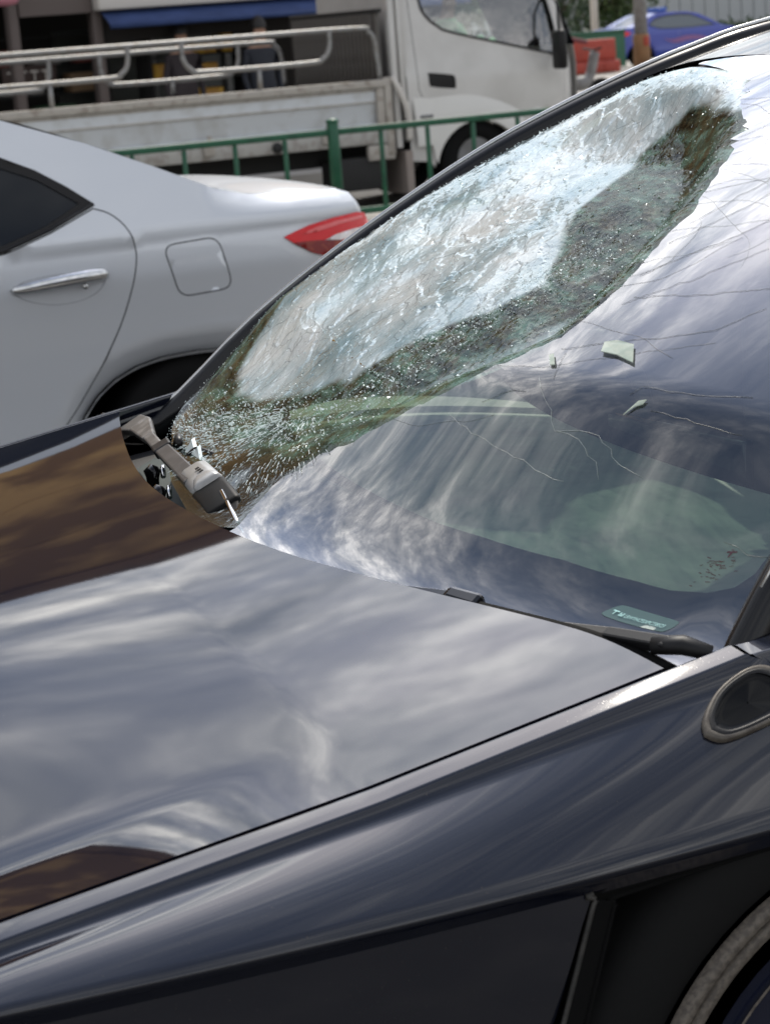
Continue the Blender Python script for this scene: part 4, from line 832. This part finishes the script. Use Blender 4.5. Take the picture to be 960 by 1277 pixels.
obj('battery_box', join(bbox(8.35, 8.85, 15.02, 15.4, .20, .50, .02)), CHASSIS, tk); obj('battery_cover', bbox(8.66, 8.93, 14.99, 15.05, .46, .60, .012), TRUCKBEIGE, tk)
obj('chassis', box(3.0, 10.9, 15.45, 16.5, .42, .62), CHASSIS, tk, smooth=False)
for cx, r in ((9.80, .38), (4.6, .38)):
    for yy in (15.03, 16.55):
        wh = obj('wheel', join(lathe_y(cx, r, [(.0, yy+.03), (.2, yy+.02), (.21, yy), (.35, yy-.0), (.38, yy+.05), (.38, yy+.25), (.1, yy+.26)], 36)), RUBBER, tk)
        obj('wheel_hub', lathe_y(cx, r, [(.20, yy+.018), (.16, yy+.012), (.10, yy-.01), (.0, yy-.015)], 24), POLEG, wh)

# ------------------------------------------------------------------ green railing
fn_ = thing('green_railing', 'dark green metal railing between the traffic lanes in front of the lorry', 'railing', (7.45, 13.2, .13))
for x in (1.45, 4.45, 7.486, 10.5, 13.5): 
    p = obj('fence_post', tube([(x, 13.2, .12), (x, 13.2, .925), (x, 13.2, .945)], [.048, .048, .035], 16), FENCEG, fn_)
    obj('post_cap', lathe_cap := tube([(x, 13.2, .925), (x, 13.2, .940), (x, 13.2, .955)], [.056, .054, .02], 16), FENCEG, p)
for x0 in (1.45, 4.45, 7.486, 10.5):
    x1 = {1.45: 4.45, 4.45: 7.486, 7.486: 10.5, 10.5: 13.5}[x0]
    obj('fence_rail', bbox(x0+.045, x1-.045, 13.18, 13.22, .820, .872, .008), FENCEG, fn_); obj('fence_rail', bbox(x0+.045, x1-.045, 13.18, 13.22, .16, .215, .008), FENCEG, fn_)
    n = 7
    for k in range(1, n):
        x = x0+(x1-x0)*k/n; obj('baluster', bbox(x-.018, x+.018, 13.185, 13.215, .217, .818, .006, 1), FENCEG, fn_)

# ------------------------------------------------------------------ shophouses across the road
sh = thing('shophouse', 'brown shophouse with a dark open shopfront and blue awning behind the lorry', 'shophouse', (4, 24, 0))
SHX0, SHX1, SHH = -26.0, 8.2, 13.2
obj('upper_wall', box(SHX0, SHX1, 21.0, 27, 2.55, SHH), BROWN, sh, smooth=False)
obj('parapet', box(SHX0-.1, SHX1+.1, 20.85, 21.0, SHH-.5, SHH+.2), BROWND, sh, smooth=False)
for zf in (3.5, 6.8, 10.1):
    for x in np.arange(SHX0+1.2, -6, 3.1):
        wf = obj('window', box(x, x+1.5, 20.94, 20.998, zf, zf+1.5), BROWND, sh, smooth=False)
        obj('pane', join(box(x+.08, x+.72, 20.925, 20.938, zf+.08, zf+1.42), box(x+.78, x+1.42, 20.925, 20.938, zf+.08, zf+1.42)), mat('brown_pane', (.12, .075, .045), .4), wf, smooth=False)
    obj('string_course', box(SHX0, SHX1, 20.97, 20.998, zf-.62, zf-.5), BROWN, sh, smooth=False)
obj('low_wall', box(SHX1, 13.2, 21.0, 27, 2.55, 3.6), BROWN, sh, smooth=False)
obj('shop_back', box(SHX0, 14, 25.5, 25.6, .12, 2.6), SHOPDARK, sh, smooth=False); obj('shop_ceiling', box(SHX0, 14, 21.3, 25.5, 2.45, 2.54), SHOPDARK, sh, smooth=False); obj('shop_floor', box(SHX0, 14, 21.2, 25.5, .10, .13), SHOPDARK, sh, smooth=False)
for x in (-4.0, .5, 4.0, 7.22, 8.20, 11.05): obj('pillar', bbox(x, x+.11, 21.0, 21.2, .12, 2.54, .01, 1), SHUTTER if x < 9 else OFFWHITE, sh)
obj('shopfront_panel', box(7.34, 8.19, 20.98, 21.05, 2.06, 2.54), SHUTTER, sh, smooth=False)
obj('blue_awning', join(grid(2, 6, lambda a, b: (8.25+4.6*a, 20.9-.35*math.sin(b*1.5), 2.06-.20*b)), tube([(8.25, 20.56, 1.885), (12.85, 20.56, 1.885)], .03, 8)), AWNBLUE, sh)
obj('awning_box', bbox(8.2, 12.9, 20.75, 20.98, 2.07, 2.30, .02), OFFWHITE, sh)
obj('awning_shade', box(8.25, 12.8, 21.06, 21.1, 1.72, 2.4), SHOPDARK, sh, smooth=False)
obj('shop_window', join(box(8.5, 10.9, 23.5, 23.55, .9, 1.9)), mat('shop_glass', (.05, .055, .05), .3), sh, smooth=False)
for x in (9.0, 9.75, 10.75): obj('mullion', bbox(x, x+.06, 23.42, 23.5, .9, 1.95, .008, 1), POLEG, sh)
obj('shop_signboard', bbox(7.36, 8.02, 22.0, 22.05, 1.30, 1.52, .01), mat('sign_dark', (.05, .03, .025), .6), sh)
for x in (7.42, 7.56, 7.70, 7.84): obj('sign_stroke', join(box(x, x+.10, 21.985, 21.998, 1.44, 1.46), box(x+.04, x+.055, 21.985, 21.998, 1.34, 1.44)), OFFWHITE, sh, smooth=False)
rk = thing('display_rack', 'shop display rack holding rows of yellow goods seen through the lorry rails', 'rack', (9.8, 22.3, .13))
for z in (.95, 1.22, 1.50, 1.78): obj('shelf', bbox(9.2, 10.5, 22.0, 22.5, z-.02, z, .005, 1), CHASSIS, rk)
for x in (9.2, 10.47): obj('upright', bbox(x, x+.03, 22.0, 22.5, .13, 1.9, .005, 1), CHASSIS, rk)
labs = ['yellow carton on the top shelf of the shop rack', 'yellow carton in the middle of the shop rack', 'broad yellow carton low on the shop rack', 'small yellow carton at the left end of the rack', 'tall yellow carton at the right of the top shelf']
for (x, z, ww_, hh), lb_ in zip(((9.75, 1.50, .35, .16), (9.60, 1.22, .5, .17), (9.55, .95, .6, .14), (9.25, 1.22, .16, .20), (10.18, 1.50, .14, .24)), labs):
    tag(obj('carton', bbox(x, x+ww_, 22.05, 22.4, z+.002, z+hh, .02), YELLOW), lb_, 'carton', 'yellow cartons on the shop rack')
rk2 = thing('display_rack', 'second shop rack of dull red and grey cartons at the left end of the shopfront', 'rack', (8.2, 23.2, .13))
for z in (.80, 1.15, 1.50, 1.85): obj('shelf', bbox(7.5, 9.0, 22.9, 23.4, z-.02, z, .005, 1), CHASSIS, rk2)
for x in (7.5, 8.97): obj('upright', bbox(x, x+.03, 22.9, 23.4, .13, 2.1, .005, 1), CHASSIS, rk2)
CART = [mat('carton_'+n_, c_, .6) for n_, c_ in (('red', (.20, .04, .03)), ('grey', (.22, .21, .20)), ('tan', (.25, .16, .09)), ('green', (.04, .10, .05)))]
for k, (x, z, ww_, hh, cm, lb_) in enumerate(((7.6, 1.50, .30, .22, 0, 'dull red carton highest on the left shop rack'), (8.05, 1.50, .35, .18, 1, 'grey carton beside the red one on the left shop rack'), (8.5, 1.15, .30, .24, 2, 'tan carton on the middle shelf of the left shop rack'), (7.7, 1.15, .45, .16, 1, 'long grey carton on the middle shelf of the left shop rack'), (8.05, .80, .5, .22, 3, 'green carton low on the left shop rack'), (8.6, 1.50, .2, .2, 0, 'small red carton at the right of the left shop rack'))):
    tag(obj('carton', bbox(x, x+ww_, 22.95, 23.3, z+.002, z+hh, .02), CART[cm]), lb_, 'carton', 'dull cartons on the left shop rack')
lan = thing('pink_lantern', 'round pink lantern hanging at the top left corner by the shopfront', 'lantern', (7.0, 20.7, 2.5))
obj('lantern_shade', lathe_z := (lambda: (np.array([(7.1+r*math.cos(a), 20.7+r*math.sin(a), z) for a in np.linspace(0, 2*math.pi, 16, endpoint=False) for r, z in ((.02, 2.18), (.13, 2.20), (.19, 2.28), (.13, 2.38), (.02, 2.40))]), [(i*5+k, ((i+1) % 16)*5+k, ((i+1) % 16)*5+k+1, i*5+k+1) for i in range(16) for k in range(4)]))(), mat('pink', (.62, .25, .30), .6), lan)
obj('lantern_cord', tube([(7.1, 20.7, 2.40), (7.1, 20.7, 2.54), (7.1, 21.0, 2.56)], .008, 5), CHASSIS, lan)

# a taller block behind and a lower neighbour, seen mostly in the paintwork
nb = thing('apartment_block', 'tall brown apartment block rising behind the shophouse', 'apartment block', (-26, 45, 0))
obj('block_wall', box(-44, -9, 42, 54, 0, 26), BROWN, nb, smooth=False)
for zf in np.arange(3, 25, 3.0): obj('balcony_band', box(-44.1, -8.9, 41.7, 41.998, zf, zf+.9), BROWND, nb, smooth=False)

# ------------------------------------------------------------------ people (skinned figures)
def person(name, label, joints, edges, radii, shirt, legs, loc, head_c, group=None, z_shirt=.82, z_neck=1.40, face=(0, -1)):
    me = bpy.data.meshes.new(name); me.from_pydata(joints, edges, []); o = bpy.data.objects.new(name, me); COL.objects.link(o); o.location = loc
    md = o.modifiers.new('skin', 'SKIN'); 
    if not me.skin_vertices: me.skin_vertices.new()
    for i, r in enumerate(radii): me.skin_vertices[0].data[i].radius = (r, r*.85) if not hasattr(r, '__len__') else r
    me.skin_vertices[0].data[0].use_root = True
    sb = o.modifiers.new('sub', 'SUBSURF'); sb.levels = 2; sb.render_levels = 2; md.use_smooth_shade = True
    m = bpy.data.materials.new(name+'_cloth'); m.use_nodes = True; t = m.node_tree; p = t.nodes['Principled BSDF']; c = nn(t, 'ShaderNodeTexCoord'); s = nn(t, 'ShaderNodeSeparateXYZ'); t.links.new(c.outputs['Object'], s.inputs[0])
    r = nn(t, 'ShaderNodeValToRGB'); r.color_ramp.interpolation = 'CONSTANT'; el = r.color_ramp.elements; el[0].position = 0; el[0].color = (*legs, 1); el[1].position = z_shirt/2; el[1].color = (*shirt, 1); e = el.new(z_neck/2); e.color = (.36, .21, .14, 1)
    t.links.new(mth(t, 'DIVIDE', s.outputs[2], 2.0), r.inputs[0]); t.links.new(r.outputs[0], p.inputs['Base Color']); p.inputs['Roughness'].default_value = .8
    me.materials.append(m); tag(o, label, 'person', group)
    hx, hy, hz_ = head_c; V = []; F = []; n = 14
    for i in range(8):
        ph = math.pi*.55*i/7
        for k in range(n):
            a = 2*math.pi*k/n; V.append((hx+.092*math.sin(ph)*math.cos(a)-face[0]*.02, hy+.105*math.sin(ph)*math.sin(a)-face[1]*.02, hz_+.125*math.cos(ph)))
    for i in range(7):
        for k in range(n): F.append((i*n+k, i*n+(k+1) % n, (i+1)*n+(k+1) % n, (i+1)*n+k))
    h = obj('hair', (np.array(V)+np.array(loc), F), HAIR, o)
    return o
STJ = [(0, 0, .93), (0, 0, 1.12), (0, 0, 1.33), (0, 0, 1.45), (0, -.01, 1.55), (0, -.01, 1.66), (-.17, 0, 1.36), (-.22, .02, 1.08), (-.20, -.08, .86), (-.19, -.11, .76), (.17, 0, 1.36), (.22, .02, 1.08), (.19, -.10, .88), (.18, -.14, .79), (-.10, 0, .86), (-.11, -.01, .48), (-.12, .03, .08), (-.12, -.12, .03), (.10, 0, .86), (.11, -.02, .48), (.12, .03, .08), (.12, -.12, .03)]
STE = [(0, 1), (1, 2), (2, 3), (3, 4), (4, 5), (2, 6), (6, 7), (7, 8), (8, 9), (2, 10), (10, 11), (11, 12), (12, 13), (0, 14), (14, 15), (15, 16), (16, 17), (0, 18), (18, 19), (19, 20), (20, 21)]
STR = [.15, .135, .15, .06, .085, .075, .065, .045, .035, .03, .065, .045, .035, .03, .095, .06, .042, .04, .095, .06, .042, .04]
person('person', 'person in dark clothes standing by the yellow goods behind the lorry rails', STJ, STE, STR, (.018, .02, .028), (.02, .022, .03), (10.02, 20.5, .12), (0, -.01, 1.645), 'people at the shopfront')
person('person', 'person in dark clothes standing left of the yellow goods at the shopfront', STJ, STE, STR, (.03, .022, .024), (.025, .025, .03), (9.2, 20.9, .12), (0, -.01, 1.645), 'people at the shopfront')
# driver in the cab, leaning on the wheel
DJ = [(0, 0, .0), (.03, 0, .22), (.08, 0, .46), (.11, 0, .58), (.14, 0, .68), (.15, 0, .78), (.10, -.19, .47), (.22, -.24, .26), (.45, -.18, .30), (.53, -.15, .33), (.10, .19, .47), (.26, .22, .26), (.48, .12, .33), (.56, .1, .36), (.12, -.10, .0), (.48, -.12, .05), (.55, -.12, -.3), (.12, .10, .0), (.48, .12, .05), (.55, .12, -.3)]
DE = [(0, 1), (1, 2), (2, 3), (3, 4), (4, 5), (2, 6), (6, 7), (7, 8), (8, 9), (2, 10), (10, 11), (11, 12), (12, 13), (0, 14), (14, 15), (15, 16), (0, 17), (17, 18), (18, 19)]
DR = [.15, .15, .16, .06, .085, .075, .08, .055, .045, .035, .08, .055, .045, .035, .09, .07, .05, .09, .07, .05]
dv = person('person', 'driver in a green high visibility vest sitting in the lorry cab', DJ, DE, DR, (.30, .62, .36), (.03, .03, .04), (9.78, 15.62, 1.12), (.15, 0, .77), None, z_shirt=.02, z_neck=.56, face=(1, 0))
obj('reflective_strip', join(tube([Vector((9.78, 15.62, 1.12))+Vector(p) for p in ((.20, -.295, .27), (.27, -.275, .25), (.33, -.26, .26))], .058, 8), tube([(9.70, 15.455, 1.30), (9.83, 15.44, 1.30), (9.98, 15.47, 1.30)], .022, 6)), VESTB, dv)
# rider waiting on a scooter in front of the lorry
scs = thing('motor_scooter', 'pale motor scooter standing ahead of the lorry at the top right', 'scooter', (19.9, 30, 0))
obj('scooter_body', join(tube(smooth_path([(19.2, 30, .75), (19.5, 30, .72), (19.8, 30, .55), (20.0, 30, .42), (20.3, 30, .50), (20.45, 30, .95)], 4), [.10]*8+[.13]*8+[.09]*5, 10)), POLEG, scs)
for x in (19.35, 20.55): obj('scooter_wheel', lathe_y(x, .25, [(.05, 29.95), (.2, 29.94), (.25, 29.96), (.25, 30.04), (.2, 30.06), (.05, 30.05)], 20), RUBBER, scs)
obj('scooter_seat', bbox(19.25, 19.85, 29.88, 30.12, .76, .86, .03), SEATM, scs); obj('handlebar', tube([(20.40, 29.7, 1.02), (20.45, 30, .98), (20.40, 30.3, 1.02)], .02, 6), CHASSIS, scs)
RJ = [(0, 0, .0), (.03, 0, .22), (.09, 0, .46), (.12, 0, .57), (.15, 0, .67), (.16, 0, .77), (.12, -.19, .46), (.30, -.26, .28), (.58, -.26, .22), (.66, -.25, .20), (.12, .19, .46), (.30, .26, .28), (.58, .26, .22), (.66, .25, .20), (.10, -.11, -.02), (.42, -.16, -.10), (.36, -.16, -.55), (.48, -.16, -.62), (.10, .11, -.02), (.42, .16, -.10), (.36, .16, -.55), (.48, .16, -.62)]
RE = [(0, 1), (1, 2), (2, 3), (3, 4), (4, 5), (2, 6), (6, 7), (7, 8), (8, 9), (2, 10), (10, 11), (11, 12), (12, 13), (0, 14), (14, 15), (15, 16), (16, 17), (0, 18), (18, 19), (19, 20), (20, 21)]
person('person', 'rider in a maroon top sitting on the scooter ahead of the lorry', RJ, RE, DR[:16]+[.045, .04, .09, .07, .045, .04], (.12, .03, .035), (.02, .02, .03), (19.5, 30, .93), (.16, 0, .76), None, z_shirt=.02, z_neck=.56, face=(1, 0))

# ------------------------------------------------------------------ the far side at top right
for k, x in enumerate((26.7, 28.42, 30.14)):
    V = [(x, 47.0, 0), (x+1.6, 47.0, 0), (x+1.6, 47.5, 0), (x, 47.5, 0)]
    br = obj('road_barrier', join(bbox(x, x+1.64, 46.9, 47.5, .02, .35, .05), bbox(x+.04, x+1.60, 47.05, 47.35, .35, .92, .04), bbox(x+.2, x+.5, 46.88, 46.95, .05, .3, .02), bbox(x+1.1, x+1.4, 46.88, 46.95, .05, .3, .02)), ORANGE)
    tag(br, ['orange plastic road barrier nearest the lorry cab', 'middle orange plastic road barrier left of the blue taxi', 'orange plastic road barrier closest to the rear of the blue taxi'][k], 'barrier', 'orange road barriers by the taxi')
gp = thing('street_pole', 'tall grey street pole standing in front of the blue taxi', 'pole', (33.5, 48.5, 0)); obj('pole_shaft', tube([(33.5, 48.5, 0), (33.5, 48.5, 6.0)], [.20, .16], 16), POLEG, gp); obj('pole_base', tube([(33.5, 48.5, 0), (33.5, 48.5, .9), (33.5, 48.5, .95)], [.24, .24, .2], 16), BROWND, gp)
obj('pole_sign', bbox(33.42, 33.58, 48.22, 48.28, .62, .88, .02), ORANGE, gp)
g2 = thing('lamp_post', 'thin pale lamp post among the trees above the orange barriers', 'lamp post', (34.5, 53, 0)); obj('post_shaft', tube([(34.8, 53, 0), (34.8, 53, 7)], [.12, .09], 12), OFFWHITE, g2)
gf_ = thing('green_hoarding', 'low green mesh fence standing behind the orange barriers', 'fence', (31, 48.6, 0)); obj('mesh_panel', bbox(26, 33.0, 48.55, 48.6, .1, 1.05, .01), mat('green_mesh', (.05, .14, .09), .8), gf_); obj('top_bar', bbox(26, 33.0, 48.5, 48.64, 1.05, 1.12, .01), FENCEG, gf_)
def tree(x, y, h, cr, m, label, seed):
    r = np.random.default_rng(seed); t = thing('street_tree', label, 'tree', (x, y, 0), 'trees beyond the far road')
    tr_ = obj('trunk', tube([(x, y, 0), (x+.1, y, h*.3), (x-.05, y+.05, h*.55), (x, y, h*.8)], [.20, .16, .12, .05], 10), BARK, t)
    V = []; F = []
    lim = []
    for k in range(9):
        a = r.uniform(0, 6.28); b = (x+math.cos(a)*cr*.7, y+math.sin(a)*cr*.7, h*.5+r.uniform(0, h*.4)); lim.append(tube([(x, y, h*.3+.04*k*h), b], [.06, .02], 5))
    obj('limb', join(*lim), BARK, t)
    cl = r.normal(size=(60, 3))*np.array((cr*.42, cr*.42, h*.20))+np.array((x, y, h*.62))
    for c in cl:
        for k in range(55):
            p = c+r.normal(size=3)*.28; s_ = r.uniform(.06, .14); d1_ = r.normal(size=3); d1_ /= np.linalg.norm(d1_); d2_ = np.cross(d1_, r.normal(size=3)); d2_ /= np.linalg.norm(d2_); n = len(V)
            V += [p-d1_*s_, p+d2_*s_*.5, p+d1_*s_, p-d2_*s_*.5]; F.append((n, n+1, n+2, n+3))
    o = obj('crown', (np.array(V), F), m, t, smooth=False); tag(o, kind='stuff')
for k, (x, y, h, cr, m) in enumerate(((30.5, 57, 3.6, 1.6, LEAFD), (33.0, 59, 4.2, 1.9, LEAF), (36.2, 58, 3.8, 1.7, LEAFD), (40.0, 60, 3.2, 1.5, LEAF))):
    tree(x, y, h, cr, m, ['dark bushy tree right of the lorry cab', 'mid green tree behind the thin pale lamp post', 'dark tree behind the roof of the blue taxi', 'pale green tree to the right of the blue taxi'][k], 11+k)
bw = thing('grey_shed', 'long pale grey clad shed at the top right behind the taxi', 'shed', (52, 72, 0)); obj('shed_wall', box(41, 70, 70, 76, 0, 4.5), WALLGREY, bw, smooth=False)
pn = None
for x in np.arange(41, 62, .6):
    if pn is None: pn = obj('wall_panel', box(x, x+.5, 69.95, 69.998, .1, 4.4), WALLGREY, bw, smooth=False)
    else:
        c = pn.copy(); COL.objects.link(c); c.location = Vector(pn.location)+Vector((x-41, 0, 0))
tag(obj('hedge', (lambda r: (np.array([v for c in r.uniform((38, 62, .1), (52, 63, .9), (2500, 3)) for v in (c, c+r.normal(size=3)*.12, c+r.normal(size=3)*.12)]), [(3*i, 3*i+1, 3*i+2) for i in range(2500)]))(np.random.default_rng(3)), LEAFD, smooth=False), 'low dark green hedge along the foot of the grey shed', 'hedge', kind='stuff')
bin_ = thing('green_bin', 'small green bin standing by the far hedge behind the taxi', 'bin', (41.5, 61, 0)); obj('bin_body', bbox(41.1, 41.9, 60.7, 61.3, .05, 1.1, .06), mat('bin_green', (.03, .16, .07), .6), bin_); obj('bin_lid', bbox(41.05, 41.95, 60.65, 61.35, 1.1, 1.2, .03), mat('bin_green_lid', (.02, .12, .05), .6), bin_)
